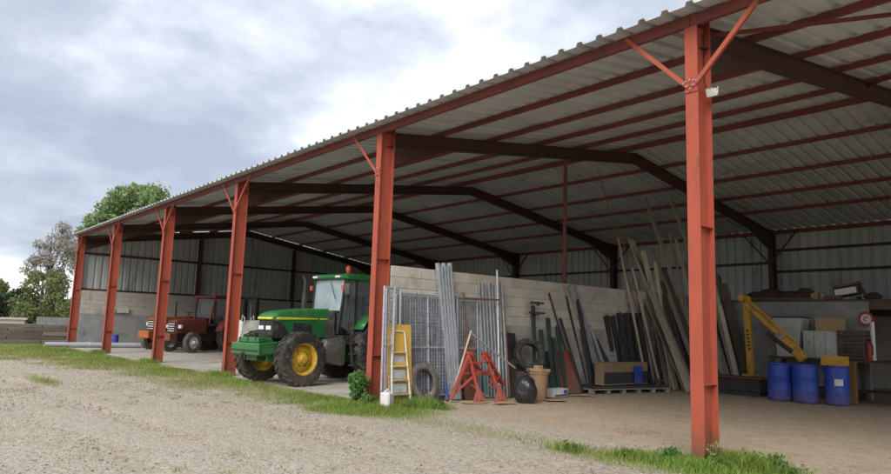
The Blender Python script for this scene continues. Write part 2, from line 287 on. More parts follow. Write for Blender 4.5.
# ------------------------------------------------------------------ ground
def smooth_noise(X, Y, seed, sc_):
    r_ = np.random.default_rng(seed); s = np.zeros_like(X)
    for i in range(9):
        a = r_.uniform(0, 6.28); f = sc_*r_.uniform(0.6, 1.9); s += np.sin((X*math.cos(a)+Y*math.sin(a))*f + r_.uniform(0, 6.28))
    return s/4.5
def grass_density(X, Y):
    yo = np.interp(X, [-70, -36, -28, -22, -17, -12, -9, -6.4, -4.3, -1.4, 0, 1.3, 2.5], [-8, -6.2, -5.4, -4.3, -3.0, -2.6, -2.2, -1.5, -1.05, -0.95, -0.95, -0.6, 0.2])
    yi = np.interp(X, [-70, -36.2, -36, -30, -22, -15, -9, -7.6, -7.2, -5.6, -4.6, -1.4, -0.5, 0.9, 2.2], [9, 9, -0.2, -0.45, -0.2, 0.0, 0.0, 0.0, 0.55, 0.35, -0.1, -0.1, 0.25, 0.5, 0.2])
    n = smooth_noise(X, Y, 3, 2.2)*0.30 + smooth_noise(X, Y, 4, 5.5)*0.16
    d = np.minimum(Y-yo, yi-Y)
    g = np.clip((d+0.30*n)/0.55 + 0.28 + 0.5*n, 0, 1)
    dens = np.interp(X, [-40, -9, -7, -5.8, -4.8, -1.6, -0.7, 0.6, 1.3], [1, 1, 1, 0.7, 0.14, 0.17, 0.5, 0.75, 0.25])
    g = g*dens*np.where(X < -7, np.clip(1.1-(yi-Y)/np.maximum(yi-yo, 0.5)*1.15+1.1*n, 0.01, 1), 1)
    p1 = np.exp(-(((X+14.6)/1.7)**2+((Y+4.65)/0.32)**2)*1.3)
    g = np.maximum(g, np.clip(p1*1.2-0.25+0.3*n, 0, 1)*0.8)
    p2 = np.exp(-(((X-0.2)/0.8)**2+((Y-0.15)/0.5)**2)); g = np.maximum(g, np.clip(p2*1.3-0.3, 0, 1))
    return g
def axis_lines(lo, hi, fine_lo, fine_hi, step):
    a = list(np.arange(fine_lo, fine_hi+1e-6, step)); x = fine_hi; s = step
    while x < hi: s *= 1.35; x += s; a.append(min(x, hi))
    x = fine_lo; s = step
    while x > lo: s *= 1.35; x -= s; a.insert(0, max(x, lo))
    return np.array(a)
gx = axis_lines(-1500, 1500, -26, 8, 0.16); gy = axis_lines(-1500, 1500, -9, 5, 0.16)
GX, GY = np.meshgrid(gx, gy)
near = np.exp(-(((GX+6)/30)**4+((GY)/12)**4))
GZ = (smooth_noise(GX, GY, 21, 0.8)*0.012+smooth_noise(GX, GY, 22, 3.5)*0.005)*near - 0.012
for yy_, amp in ((-3.1, .030), (-4.75, .028), (-5.6, .02), (-2.2, .018)):      # wheel ruts running along the yard
    cen = yy_ + 0.35*np.sin(GX*0.16+yy_)+0.02*GX
    GZ -= amp*np.exp(-((GY-cen)/0.17)**2)*near*np.clip(0.6+0.5*smooth_noise(GX, GY, 55, 1.1), 0, 1)
    GZ += amp*0.55*np.exp(-((GY-cen-0.34)/0.12)**2)*near*np.clip(0.5+0.6*smooth_noise(GX, GY, 56, 2.1), 0, 1)
GZ += np.clip(smooth_noise(GX, GY, 57, 9.0), 0, 2)*0.006*near
inside = (GY > -0.1)
GZ = np.where(inside, np.minimum(GZ, -0.008), GZ)
V = np.stack([GX, GY, GZ], -1).reshape(-1, 3); nc = len(gx); nr = len(gy)
ii, jj = np.meshgrid(np.arange(nr-1), np.arange(nc-1), indexing='ij'); q = (ii*nc+jj).ravel()
Fq = np.stack([q, q+1, q+nc+1, q+nc], -1)
def ground_mat():
    ma = bpy.data.materials.new('gravel_and_dirt_ground'); ma.use_nodes = True; t = ma.node_tree; b = t.nodes['Principled BSDF']; n = t.nodes.new; k = t.links.new
    g = n('ShaderNodeNewGeometry'); sp = n('ShaderNodeSeparateXYZ'); k(g.outputs['Position'], sp.inputs[0])
    def noise(s, d=6, ro=0.6):
        x_ = n('ShaderNodeTexNoise'); k(g.outputs['Position'], x_.inputs['Vector']); x_.inputs['Scale'].default_value = s; x_.inputs['Detail'].default_value = d; x_.inputs['Roughness'].default_value = ro; return x_.outputs['Fac']
    def ramp(f, *st):
        r_ = n('ShaderNodeValToRGB'); k(f, r_.inputs[0]); el = r_.color_ramp.elements
        el[0].position, el[0].color = st[0][0], (*st[0][1], 1); el[1].position, el[1].color = st[-1][0], (*st[-1][1], 1)
        for p_, c_ in st[1:-1]: z = el.new(p_); z.color = (*c_, 1)
        return r_.outputs[0]
    def mixc(f, a, c_):
        z = n('ShaderNodeMix'); z.data_type = 'RGBA'
        if isinstance(f, float): z.inputs[0].default_value = f
        else: k(f, z.inputs[0])
        k(a, z.inputs[6]); k(c_, z.inputs[7]); return z.outputs[2]
    vo = n('ShaderNodeTexVoronoi'); k(g.outputs['Position'], vo.inputs['Vector']); vo.inputs['Scale'].default_value = 26
    vo2 = n('ShaderNodeTexVoronoi'); k(g.outputs['Position'], vo2.inputs['Vector']); vo2.inputs['Scale'].default_value = 60
    peb = ramp(n_sep(t, vo.outputs['Color']), (0.0, (0.25, 0.20, 0.15)), (0.5, (0.41, 0.36, 0.29)), (1.0, (0.54, 0.485, 0.40)))
    soil = ramp(noise(1.3, 9, 0.7), (0.30, (0.32, 0.25, 0.175)), (0.46, (0.44, 0.375, 0.29)), (0.66, (0.53, 0.48, 0.395)))
    soil2 = ramp(noise(13, 6, 0.65), (0.36, (0.23, 0.175, 0.12)), (0.46, (0.41, 0.355, 0.285)), (0.58, (0.54, 0.495, 0.42)))
    soil = mixc(0.6, soil, soil2)
    clod = ramp(noise(4.2, 9, 0.75), (0.56, (0, 0, 0)), (0.64, (1, 1, 1))); clodc = ramp(noise(30, 4), (0.35, (0.13, 0.085, 0.05)), (0.65, (0.27, 0.20, 0.135)))
    soil = mixc(mth('MULTIPLY', clod, 0.45, tree=t), soil, clodc)
    gravel = mixc(mth('MULTIPLY', mth('GREATER_THAN', noise(7, 4), 0.46, tree=t), 0.35, tree=t), soil, peb)
    dirt = ramp(noise(1.9, 9, 0.7), (0.30, (0.36, 0.275, 0.19)), (0.5, (0.47, 0.375, 0.27)), (0.70, (0.55, 0.46, 0.345)))
    dirt2 = ramp(noise(22, 5), (0.36, (0.27, 0.20, 0.14)), (0.60, (0.51, 0.42, 0.31))); dirt = mixc(0.45, dirt, dirt2); dirt = mixc(mth('MULTIPLY', clod, 0.4, tree=t), dirt, clodc)
    f = mth('ADD', sp.outputs[1], mth('MULTIPLY', mth('SUBTRACT', noise(0.9, 5), 0.5, tree=t), 3.0, tree=t), tree=t)
    f = mth('MULTIPLY_ADD', f, 0.9, -0.3, clamp=True, tree=t)
    base = mixc(f, gravel, dirt)
    at_ = n('ShaderNodeAttribute'); at_.attribute_name = 'grassy'
    moss = ramp(noise(9, 6), (0.35, (0.16, 0.155, 0.065)), (0.65, (0.30, 0.27, 0.13)))
    base = mixc(mth('MULTIPLY', at_.outputs['Fac'], 0.75, tree=t), base, moss)
    far = n('ShaderNodeVectorMath'); far.operation = 'LENGTH'; k(g.outputs['Position'], far.inputs[0])
    field = ramp(noise(0.05, 5), (0.35, (0.09, 0.15, 0.04)), (0.65, (0.15, 0.22, 0.06)))
    base = mixc(mth('MULTIPLY_ADD', far.outputs['Value'], 0.05, -2.2, clamp=True, tree=t), base, field)
    k(base, b.inputs['Base Color']); b.inputs['Roughness'].default_value = 0.95; b.inputs['Specular IOR Level'].default_value = 0.2
    h = mth('ADD', mth('MULTIPLY', vo.outputs['Distance'], -0.8, tree=t), mth('ADD', mth('MULTIPLY', vo2.outputs['Distance'], -0.5, tree=t), mth('MULTIPLY', noise(6, 8, 0.7), 2.2, tree=t), tree=t), tree=t)
    bp = n('ShaderNodeBump'); bp.inputs['Strength'].default_value = 0.75; bp.inputs['Distance'].default_value = 0.03; k(h, bp.inputs['Height']); k(bp.outputs[0], b.inputs['Normal'])
    return ma
def n_sep(t, c_):
    s_ = t.nodes.new('ShaderNodeSeparateColor'); t.links.new(c_, s_.inputs[0]); return s_.outputs[0]
GMAT = ground_mat()
gme = npmesh('ground', V, Fq, GMAT, 4)
for p in gme.polygons: p.use_smooth = True
ga = gme.attributes.new('grassy', 'FLOAT', 'POINT'); ga.data.foreach_set('value', grass_density(GX, GY).ravel().astype(np.float32))
tag(link('ground', gme), 'pale gravel yard turning to brown dirt under the barn roof', 'ground', kind='structure')

# concrete floor of the left-hand bays, poured in panels
slab = MB()
fl = tag(MB().bx((-35.3, 0.12, -0.30), (-7.62, 19.2, -0.004)).build('barn_floor', CONC), 'dusty pale concrete floor under the tractors', 'floor', kind='structure')
for i in range(6):
    for j in range(4):
        x0, x1 = -35.28+i*4.61, -35.28+(i+1)*4.61-0.02; y0, y1 = 0.14+j*4.76, 0.14+(j+1)*4.76-0.02
        MB().bx((x0, y0, -0.06), (x1, y1, 0.004)).build('floor_panel', CONC, fl)

# ------------------------------------------------------------------ barn
barn = thing('open_barn', 'long open-fronted steel barn with red posts and corrugated roof', 'barn', (-14, 9.67, 0))
def bp_(mb, name, ma, parent=None, **kw):      # part of the barn, kept in world coordinates
    o = mb.build(name, ma, parent or barn, **kw)
    if parent is None: o.matrix_parent_inverse = Matrix.Translation((14, -9.67, 0))
    return o
def inv(o):
    o.matrix_parent_inverse = Matrix.Translation((14, -9.67, 0)); return o
CW, CH = 0.18, 0.36
for k, X in enumerate(XK):
    for back in (0, 1):
        yc = CH/2 if not back else D-CH/2
        mb = MB().ibeam((X, yc, -0.15), (X, yc, H-0.02), (1, 0, 0), CW, CH, 0.016, 0.012)
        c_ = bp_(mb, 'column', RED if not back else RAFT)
        if not back:
            MB().box((X, yc, 0.005), (0.30, 0.46, 0.025)).build('base_plate', RED, c_)
            for z in (0.98, 3.02):
                for s in (-1, 1): MB().box((X+s*(CW/4+0.002), yc, z), (CW/2-0.012, CH-0.034, 0.014)).build('stiffener', RED, c_)
        # V braces to the eave beam
        yb = -0.012 if not back else D-CH-0.02
        zg = 4.93 if not back else 4.6
        MB().prof((X, yb-0.004, zg), (X, yb+0.008, zg), (1, 0, 0), [(-0.09, 0.10), (-0.075, -0.06), (0, -0.11), (0.075, -0.06), (0.09, 0.10)]).build('gusset_plate', RED if not back else RAFT, c_)
        for s in (-1, 1):
            if k == 2 and s == 1 and not back: continue
            if (k == 0 and s == 1) or (k == 6 and s == -1): continue
            br = MB(); a = Vector((X+s*0.03, yb-0.015, zg-0.03)); b_ = Vector((X+s*1.02, yb-0.015, 5.90 if not back else 5.75))
            br.beam(a, b_, 0.06, 0.008, (0, 0, 1)); br.beam(a+Vector((0, 0.03, -0.026)), b_+Vector((0, 0.03, -0.026)), 0.008, 0.055, (0, 0, 1))
            br.build('brace', RED if not back else RAFT, c_)
        if not back and k in (1, 2):
            bolt = MB().lathe([(0.0, 0.014), (0.011, 0.014), (0.013, 0.0), (0, 0)], 6).mesh('bolt', GALV)
            for dx, dz in ((-0.06, .05), (0, .06), (.06, .05), (-.045, -.02), (.045, -.02), (0, -.06), (-.09, .03), (.09, .03)):
                o = link('bolt', bolt, c_, (X+dx, yb-0.024, zg+dz), (R(90), 0, 0))
        if not back and k == 1:
            bolt2 = MB().lathe([(0.0, 0.014), (0.013, 0.014), (0.015, 0.0), (0, 0)], 6).mesh('bolt', GALV)
            for i in range(5):
                link('bolt', bolt2, c_, (X+0.07, CH+0.012, 5.18+i*0.13), (R(-90), 0, 0))
    # rafters
    for s in (0, 1):
        ya, yb2 = (CH*0.5, DR) if s == 0 else (D-CH*0.5, DR)
        dz = -0.30
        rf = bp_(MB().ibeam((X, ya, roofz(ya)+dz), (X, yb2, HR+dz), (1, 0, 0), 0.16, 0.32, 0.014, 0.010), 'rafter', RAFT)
        s1 = 1 if s == 0 else -1
        y0 = CH if s == 0 else D-CH
        zt = lambda y: roofz(y)+dz-0.15
        MB().add([(X+e_, y, z) for e_ in (-0.07, 0.07) for y, z in ((y0, zt(y0)), (y0, zt(y0)-0.40), (y0+s1*1.7, zt(y0+s1*1.7)))],
                 [(0, 1, 2), (5, 4, 3), (0, 3, 4, 1), (1, 4, 5, 2), (2, 5, 3, 0)]).build('haunch', RAFT, rf)
# purlins, one per bay and line
PY = [0.02, 1.77, 3.54, 5.30, 7.08, 8.88, 11.2, 13.15, 14.95, 16.7, D-0.02]
for j in range(6):
    xa, xb = XK[j+1], XK[j]
    for y in PY:
        eave = y < 0.1 or y > D-0.1
        h = 0.16 if eave else (0.15 if abs(y-8.88) < 0.1 else 0.105)
        z = roofz(min(max(y, 0), D)) - 0.015 - h/2 - (0.0 if eave else 0.0)
        mb = MB().prof((xa+0.004, y, z), (xb-0.004, y, z), (0, 1, 0), [(-0.035, -h/2), (0.035, -h/2), (0.035, -h/2+0.01), (-0.027, -h/2+0.01), (-0.027, h/2-0.01), (0.035, h/2-0.01), (0.035, h/2), (-0.035, h/2)])
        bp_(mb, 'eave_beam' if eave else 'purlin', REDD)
# wind bracing between frames in the first bay (flat bars under the sheets)
for (xa, ya, xb, yb3) in ((-0.1, 0.5, 7.1, 6.9), (-0.1, 7.0, 7.1, 0.6), (-28.4, 0.5, -35.3, 7.0), (-28.4, 7.0, -35.3, 0.6)):
    bp_(MB().beam((xa, ya, roofz(ya)-0.20), (xb, yb3, roofz(yb3)-0.20), 0.06, 0.02, (0, 0, 1)), 'wind_brace', REDD)
# corrugated sheets
PIT = 0.36; SW = PIT*3
def sheet_profile():
    pr = []
    for i in range(3):
        u_ = i*PIT; pr += [(u_, 0), (u_+PIT*0.60, 0), (u_+PIT*0.68, 0.055), (u_+PIT*0.90, 0.055), (u_+PIT*0.985, 0)]
    pr.append((SW, 0)); return pr
SP = sheet_profile()
def sheet_mesh(name, L_, ma, t=0.004):       # u along x, length along y, rib height z
    mb = MB(); top = [(u_, 0, h+t) for u_, h in SP]; bot = [(u_, 0, h) for u_, h in SP]; n = len(SP)
    vs = [(p[0], y, p[2]) for y in (0, L_) for p in top]+[(p[0], y, p[2]) for y in (0, L_) for p in bot]
    fs = []
    for i in range(n-1):
        fs += [(i, i+1, n+i+1, n+i), (2*n+i+1, 2*n+i, 3*n+i, 3*n+i+1), (i+1, i, 2*n+i, 2*n+i+1), (n+i, n+i+1, 3*n+i+1, 3*n+i)]
    fs += [(0, n, 3*n, 2*n), (n-1, 3*n-1, 4*n-1, 2*n-1)]
    return mb.add(vs, fs).mesh(name, ma)
slope_len = (DR+0.33)/math.cos(SL)
LA, LB = slope_len*0.52, slope_len*0.50
mA, mB_ = sheet_mesh('roof_sheet', LA, ROOF), sheet_mesh('roof_sheet', LB, ROOF)
nx = int(math.ceil((7.5+35.75)/SW))
for i in range(nx):
    x0 = -35.75+i*SW
    for s in (0, 1):
        for lvl in (0, 1):
            d0 = 0 if lvl == 0 else slope_len-LB
            y0 = -0.33+d0*math.cos(SL); z0 = roofz(0)-0.33*math.tan(SL)+d0*math.sin(SL)+0.006*lvl+0.0035*(i % 2)+0.001
            if s == 0: o = link('roof_sheet', mA if lvl == 0 else mB_, barn, (x0, y0, z0), (SL, 0, 0))
            else: o = link('roof_sheet', mA if lvl == 0 else mB_, barn, (x0+SW, D-y0, z0), (SL, 0, math.pi))
            inv(o)
rc = MB()
for s in (0, 1):
    ys = DR+(-0.32 if s == 0 else 0.32)
    rc.add([(-35.8, DR, HR+0.10), (7.6, DR, HR+0.10), (7.6, ys, roofz(ys)+0.065), (-35.8, ys, roofz(ys)+0.065)], [(0, 1, 2, 3)])
bp_(rc, 'ridge_cap', ROOF)
# wall cladding: every sheet its own part
def wall_sheets(p_of, n, top_of, z0, skip=None):
    for i in range(n):
        if skip and skip(i): continue
        mb = MB(); n2 = len(SP); vs = []
        for lay in (0, 1):
            for lv in (0, 1):
                for u_, h in SP:
                    P = p_of(i*SW+u_, h+lay*0.004); z = z0 if lv == 0 else top_of(P)
                    vs.append((P[0], P[1], z))
        fs = []
        for a in range(n2-1):
            for lay in (0, 1):
                b0 = lay*2*n2; fs.append((b0+a, b0+a+1, b0+n2+a+1, b0+n2+a))
            fs.append((a, a+1, 2*n2+a+1, 2*n2+a)); fs.append((n2+a, n2+a+1, 3*n2+a+1, 3*n2+a))
        mb.add(vs, fs); bp_(mb, 'cladding_sheet', CLAD)
nb = int(math.ceil((7.3+35.5)/SW))
wall_sheets(lambda u_, h: (-35.5+u_, D+0.03+h), nb, lambda P: H-0.035, 3.0)
wall_sheets(lambda u_, h: (-35.62-h, 0.02+u_), 18, lambda P: roofz(min(P[1], D))-0.03, 3.0)
for j in range(6):
    xa, xb = XK[j+1], XK[j]
    for z in ((4.25, 5.1) if j == 1 or j == 0 else (4.62,)):
        bp_(MB().bx((xa+0.1, D-0.06, z-0.05), (xb-0.1, D+0.022, z+0.05)), 'girt', RAFT)
    bp_(MB().bx((xa+0.1, D-0.10, 3.02), (xb-0.1, D+0.02, 3.12)), 'girt', RAFT)
for X, s in ((-35.484, -1),):
    for z in (3.05, 5.0): bp_(MB().bx((X+s*0.06, 0.38, z-0.06), (X+s*0.128, D-0.4, z+0.06)), 'girt', RAFT)
    for yy in (6.6, 12.8): bp_(MB().ibeam((X-s*0.02, yy, 0), (X-s*0.02, yy, roofz(yy)-0.5), (0, 1, 0), 0.16, 0.24), 'gable_post', RAFT)
# block bases of the outer walls: too far off to pick the blocks apart, built as one joined mesh each
def joined_blocks(p_of, length, height, bl=0.5, bh=0.25, depth=0.2, g=0.012):
    mb = MB(); nrow = int(round(height/bh)); ncol = int(math.ceil(length/bl))
    for r_ in range(nrow):
        off = -bl/2 if r_ % 2 else 0
        for c_ in range(ncol+1):
            a, b_ = max(0, c_*bl+off)+g/2, min(length, (c_+1)*bl+off)-g/2
            if b_-a < 0.05: continue
            j = random.uniform(-0.004, 0.004)
            P0, P1 = p_of(a, j), p_of(b_, depth); mb.bx((P0[0], P0[1], r_*bh+g/2), (P1[0], P1[1], (r_+1)*bh-g/2))
    return mb
GBL = BLOCKD
o = bp_(joined_blocks(lambda a, d: (-35.40-d, 0.40+a), D-0.6, 3.0), 'block_base', BLOCK); o['kind'] = 'stuff'
bp_(MB().bx((-35.59, 0.41, 0), (-35.42, D-0.21, 2.99)), 'mortar_core', MORT)
o = bp_(joined_blocks(lambda a, d: (-35.3+a, D-0.05+d), 42.5, 3.0), 'block_base', BLOCK); o['kind'] = 'stuff'
bp_(MB().bx((-35.29, D-0.03, 0), (7.19, D+0.13, 2.99)), 'mortar_core', MORT)
# rendered lower band inside the gable
bp_(MB().bx((-35.392, 0.42, 0.0), (-35.37, D-0.25, 1.76)), 'render_band', BLOCKD)
# prop post under the second frame
pp = MB().tube([(-7.60, 6.6, 0), (-7.60, 6.6, 6.50)], 0.055, 12)
bp_(pp, 'prop_post', REDD, smooth=True)
# floodlight on the floodlight post
rot = Matrix.Rotation(R(24), 3, 'X')
fl_ = MB().box((0.18, 0.20, 4.83), (0.14, 0.045, 0.10), rot).box((0.18, 0.230, 4.842), (0.10, 0.03, 0.07), rot).beam((0.07, 0.23, 4.905), (0.18, 0.23, 4.905), 0.03, 0.012, (0, 1, 0)).beam((0.104, 0.22, 4.905), (0.104, 0.21, 4.81), 0.02, 0.008, (0, 1, 0)).beam((0.256, 0.22, 4.905), (0.256, 0.21, 4.81), 0.02, 0.008, (0, 1, 0))
cable = MB().tube([(0.10, 0.25, 4.84), (0.08, 0.30, 4.90), (0.025, 0.30, 5.05), (0.02, 0.30, 5.75)], 0.006, 6)
bp_(cable, 'cable', BLACKP)
bp_(fl_, 'floodlight', WHITE, bevel=0.006)

# ------------------------------------------------------------------ block walls
BLOCKL = mat('stained_lower_block', (0.35, 0.33, 0.30), (0.27, 0.255, 0.23), 0.92, 2.5, 0.5, 55, spots=(0.20, 0.19, 0.17), spot_amt=0.3, spot_scale=1.2, rnd=0.08)
LBLK = MB().box((0, 0, 0), (0.2, 0.488, 0.232)).mesh('block', BLOCKL, bevel=0.007)
LHBLK = MB().box((0, 0, 0), (0.2, 0.238, 0.232)).mesh('block', BLOCKL, bevel=0.007)
BLK = MB().box((0, 0, 0), (0.2, 0.488, 0.232)).mesh('block', BLOCK, bevel=0.007)
HBLK = MB().box((0, 0, 0), (0.2, 0.238, 0.232)).mesh('block', BLOCK, bevel=0.007)
CR = 2.9/12
pw = thing('block_wall', 'pale concrete block partition wall starting behind a red post', 'wall', (-7.352, 0.4, 0))
MB().bx((-0.088, 0.01, 0), (0.088, 18.7, 2.885)).build('mortar_core', MORT, pw)
stuffb = MB()
for r_ in range(12):
    z = (r_+0.5)*CR; y = 0.0
    first = True
    while y < 18.6:
        half = first and r_ % 2
        L_ = 0.25 if half else 0.5
        first = False
        yc = y+L_/2
        if yc < 12.1: link('block', ((LHBLK if half else LBLK) if r_ < 7 else (HBLK if half else BLK)), pw, (random.uniform(-.004, .004), yc, z), (0, 0, random.uniform(-.004, .004)))
        else: stuffb.box((random.uniform(-.004, .004), yc, z), (0.2, L_-0.012, 0.232))
        y += L_
o = stuffb.build('far_blocks', BLOCK, pw); o['kind'] = 'stuff'

YW = 13.2
bw = thing('block_wall', 'dark grey concrete block wall behind the blue drums carrying a red ringed sign', 'wall', (-4.7, YW+0.1, 0))
DBLK = MB().box((0, 0, 0), (0.488, 0.2, 0.238)).mesh('block', BLOCKD, bevel=0.006)
DHB = MB().box((0, 0, 0), (0.238, 0.2, 0.238)).mesh('block', BLOCKD, bevel=0.006)
MB().bx((-2.5, -0.088, 0), (2.49, 0.088, 2.72)).build('mortar_core', MORT, bw)
for r_ in range(11):
    x_ = -2.5; first = True
    while x_ < 2.49:
        half = (first and r_ % 2) or x_ > 2.2
        L_ = 0.25 if half else 0.5; first = False
        link('block', DHB if half else DBLK, bw, (x_+L_/2, random.uniform(-.004, .004), (r_+0.5)*0.248), None); x_ += L_
# storage deck behind that wall
dk = thing('storage_deck', 'raised timber storage deck behind the grey block wall', 'platform', (-2, 16.2, 0))
for i in range(12): MB().bx((-5.0, -2.85+i*0.48, 2.74), (5.5, -2.85+i*0.48+0.46, 2.78)).build('plank', WOODD, dk)
for y in (-2.75, 0, 2.7): MB().bx((-5.0, y-0.06, 2.50), (5.5, y+0.06, 2.738)).build('joist', WOODD, dk)
for x_ in (1.2, 5.3):
    for y in (-2.75, 2.7): MB().bx((x_-0.08, y-0.08, 0), (x_+0.08, y+0.08, 2.498)).build('leg', WOODD, dk)

# round sign with red ring
sg = thing('round_sign', 'round white sign with a red ring on the grey block wall', 'sign', tuple(at(866, 319, 1, YW-0.02)))
rim = MB().lathe([(0.0, 0.0), (0.20, 0.0), (0.20, 0.006), (0.0, 0.006)], 28).build('disc', WHITE, sg); rim.rotation_euler = (R(90), 0, 0)
rg = MB().lathe([(0.135, 0.0), (0.20, 0.0), (0.205, 0.009), (0.135, 0.009)], 28, close=True).build('ring', BRIGHTRED, sg, loc=(0, -0.003, 0)); rg.rotation_euler = (R(90), 0, 0)
mk = MB().tube([(0.06*math.cos(a)*(1-0.05*i), -0.012, 0.06*math.sin(a)) for i, a in enumerate(np.linspace(0.3, 4.9, 9))], 0.014, 6).build('emblem', OLDRED, sg)

exec_parts = []
# ------------------------------------------------------------------ wheels
def wheel(parent, c, rad, wd, rimr, lugs, tyre_m, rim_m, side=1, hubr=0.16, n=36):
    wo = link('wheel', None, parent, c)
    pr = [(rimr, -wd*0.36), (rimr+0.02, -wd*0.45), (rad*0.86, -wd*0.5), (rad*0.955, -wd*0.44), (rad*0.962, 0), (rad*0.955, wd*0.44), (rad*0.86, wd*0.5), (rimr+0.02, wd*0.45), (rimr, wd*0.36)]
    ty = MB().lathe(pr, n, 'x', close=True)
    for i in range(lugs):
        for s in (-1, 1):
            a0 = 2*math.pi*(i+(0.25 if s > 0 else -0.25))/lugs; vs = []
            sh = 2*math.pi/lugs*0.75
            for (xx, da, rr0, rr1) in ((0.02*wd*s, sh, 0.955, 1.0), (0.46*wd*s, 0.0, 0.94, 0.99), (0.515*wd*s, -0.12*sh, 0.84, 0.90)):
                for e_ in (-1, 1):
                    th_ = a0-da*1.0+e_*0.020*0.7/rad
                    for rr in (rr0*rad, rr1*rad): vs.append((xx, rr*math.cos(th_), rr*math.sin(th_)))
            ty.add(vs, [(1, 3, 7, 5), (5, 7, 11, 9), (0, 1, 5, 4), (4, 5, 9, 8), (3, 2, 6, 7), (7, 6, 10, 11), (0, 2, 3, 1), (8, 9, 11, 10)])
    ty.build('tyre', tyre_m, wo, smooth=True)
    s = side
    rm = MB().lathe([(rimr+0.015, -wd*0.40), (rimr-0.02, -wd*0.36), (rimr-0.05, -wd*0.1), (rimr-0.06, 0.0), (rimr-0.05, wd*0.2), (rimr-0.02, wd*0.36), (rimr+0.015, wd*0.40)], n, 'x')
    x0 = s*wd*0.06
    rm.lathe([(rimr-0.055, x0-s*0.01), (rimr*0.80, x0+s*0.03), (rimr*0.55, x0+s*0.07), (hubr*1.25, x0+s*0.04), (hubr*1.15, x0+s*0.05)], n, 'x')
    rm.build('rim', rim_m, wo, smooth=True)
    hb = MB().lathe([(hubr*1.2, x0+s*0.03), (hubr, x0+s*0.10), (hubr*0.72, x0+s*0.115), (hubr*0.62, x0+s*0.17), (0.0, x0+s*0.18)], 18, 'x')
    for i in range(8):
        a = i*math.pi/4; rr = (rimr*0.55+hubr)/2+0.01
        hb.lathe([(0.0, x0+s*0.085), (0.02, x0+s*0.085), (0.022, x0+s*0.04)], 6, 'x', c=(0, rr*math.cos(a), rr*math.sin(a)))
    hb.build('hub', rim_m, wo, smooth=True)
    return wo
def loft(rows): return MB().quadgrid(rows)
def body(name, ma, parent, secs, bevel=0.0, smooth=True):
    """secs: list of (y, [(x, z)...]) closed outlines from one end to the other"""
    mb = MB(); n = len(secs[0][1]); vs = [(x_, y, z) for y, pl in secs for x_, z in pl]; fs = []
    for i in range(len(secs)-1): fs += [(i*n+j, i*n+(j+1) % n, (i+1)*n+(j+1) % n, (i+1)*n+j) for j in range(n)]
    fs += [tuple(range(n-1, -1, -1)), tuple((len(secs)-1)*n+j for j in range(n))]
    return mb.add(vs, fs).build(name, ma, parent, bevel=bevel, smooth=smooth)
def hood_outline(wd, z0, z1, sh=0.07):
    a = wd/2; return [(-a, z0), (a, z0), (a+0.01, (z0+z1)/2), (a, z1-sh*1.1), (a-sh*0.45, z1-sh*0.35), (a-sh*1.6, z1), (-a+sh*1.6, z1), (-a+sh*0.45, z1-sh*0.35), (-a, z1-sh*1.1), (-a-0.01, (z0+z1)/2)]

# ------------------------------------------------------------------ green tractor
gt = thing('green_tractor', 'green tractor with yellow rims parked between red posts facing out of the barn', 'tractor', (-12.05, 0.33, 0), R(8.7))
wheel(gt, (0.90, 0, 0.69), 0.70, 0.44, 0.40, 22, RUBBER, YEL, 1)
wheel(gt, (-0.90, 0, 0.69), 0.70, 0.44, 0.40, 22, RUBBER, YEL, -1)
wheel(gt, (0.92, 2.72, 0.93), 0.94, 0.52, 0.50, 24, RUBBER, YEL, 1, 0.2)
wheel(gt, (-0.92, 2.72, 0.93), 0.94, 0.52, 0.50, 24, RUBBER, YEL, -1, 0.2)
hood = body('hood', GREEN, gt, [(-0.53, hood_outline(0.58, 1.66, 1.76, 0.04)), (-0.47, hood_outline(0.66, 1.64, 1.83)), (-0.30, hood_outline(0.71, 1.62, 1.89)), (0.05, hood_outline(0.73, 1.26, 1.94)), (0.6, hood_outline(0.75, 1.22, 2.0)), (1.30, hood_outline(0.76, 1.22, 2.03))])
MB().add([(0.382, -0.30, 1.675), (0.382, -0.30, 1.745), (0.396, 0.9, 1.74), (0.396, 0.9, 1.715), (0.340, -0.30, 1.675), (0.340, -0.30, 1.745), (0.372, 0.9, 1.74), (0.372, 0.9, 1.715)],
         [(0, 1, 2, 3), (4, 7, 6, 5), (1, 5, 6, 2), (0, 3, 7, 4), (0, 4, 5, 1), (3, 2, 6, 7)]).build('stripe', STRIPE, hood)
MB().add([(-0.30, -0.545, 1.68), (0.30, -0.545, 1.68), (0.375, -0.32, 1.68), (0.375, -0.32, 1.735), (0.30, -0.545, 1.735), (-0.30, -0.545, 1.735), (-0.30, -0.50, 1.68), (0.27, -0.50, 1.68), (0.33, -0.32, 1.68), (0.33, -0.32, 1.735), (0.27, -0.50, 1.735), (-0.30, -0.50, 1.735)], [(0, 1, 4, 5), (1, 2, 3, 4), (6, 11, 10, 7), (7, 10, 9, 8), (5, 4, 10, 11), (4, 3, 9, 10), (0, 6, 7, 1), (1, 7, 8, 2), (0, 5, 11, 6), (2, 8, 9, 3)]).build('stripe', STRIPE, hood)
for i, y in enumerate((0.98, 1.05, 1.12, 1.19)): MB().bx((0.384, y, 1.71), (0.394, y+0.045, 1.75)).build('model_numeral', STRIPE, hood)
gr = body('grille', BLACKP, gt, [(-0.50, [(-0.29, 1.18), (0.29, 1.18), (0.30, 1.66), (-0.30, 1.66)]), (-0.30, [(-0.34, 1.18), (0.34, 1.18), (0.35, 1.66), (-0.35, 1.66)]), (0.10, [(-0.35, 1.18), (0.35, 1.18), (0.36, 1.66), (-0.36, 1.66)])], 0.02, False)
for i in range(7): MB().box((0.356, -0.24+i*0.05, 1.42), (0.014, 0.022, 0.44)).build('louvre', DARKST, gr)
for i in range(6): MB().box((-0.24+i*0.096, -0.505, 1.58), (0.05, 0.02, 0.12)).build('louvre', DARKST, gr)
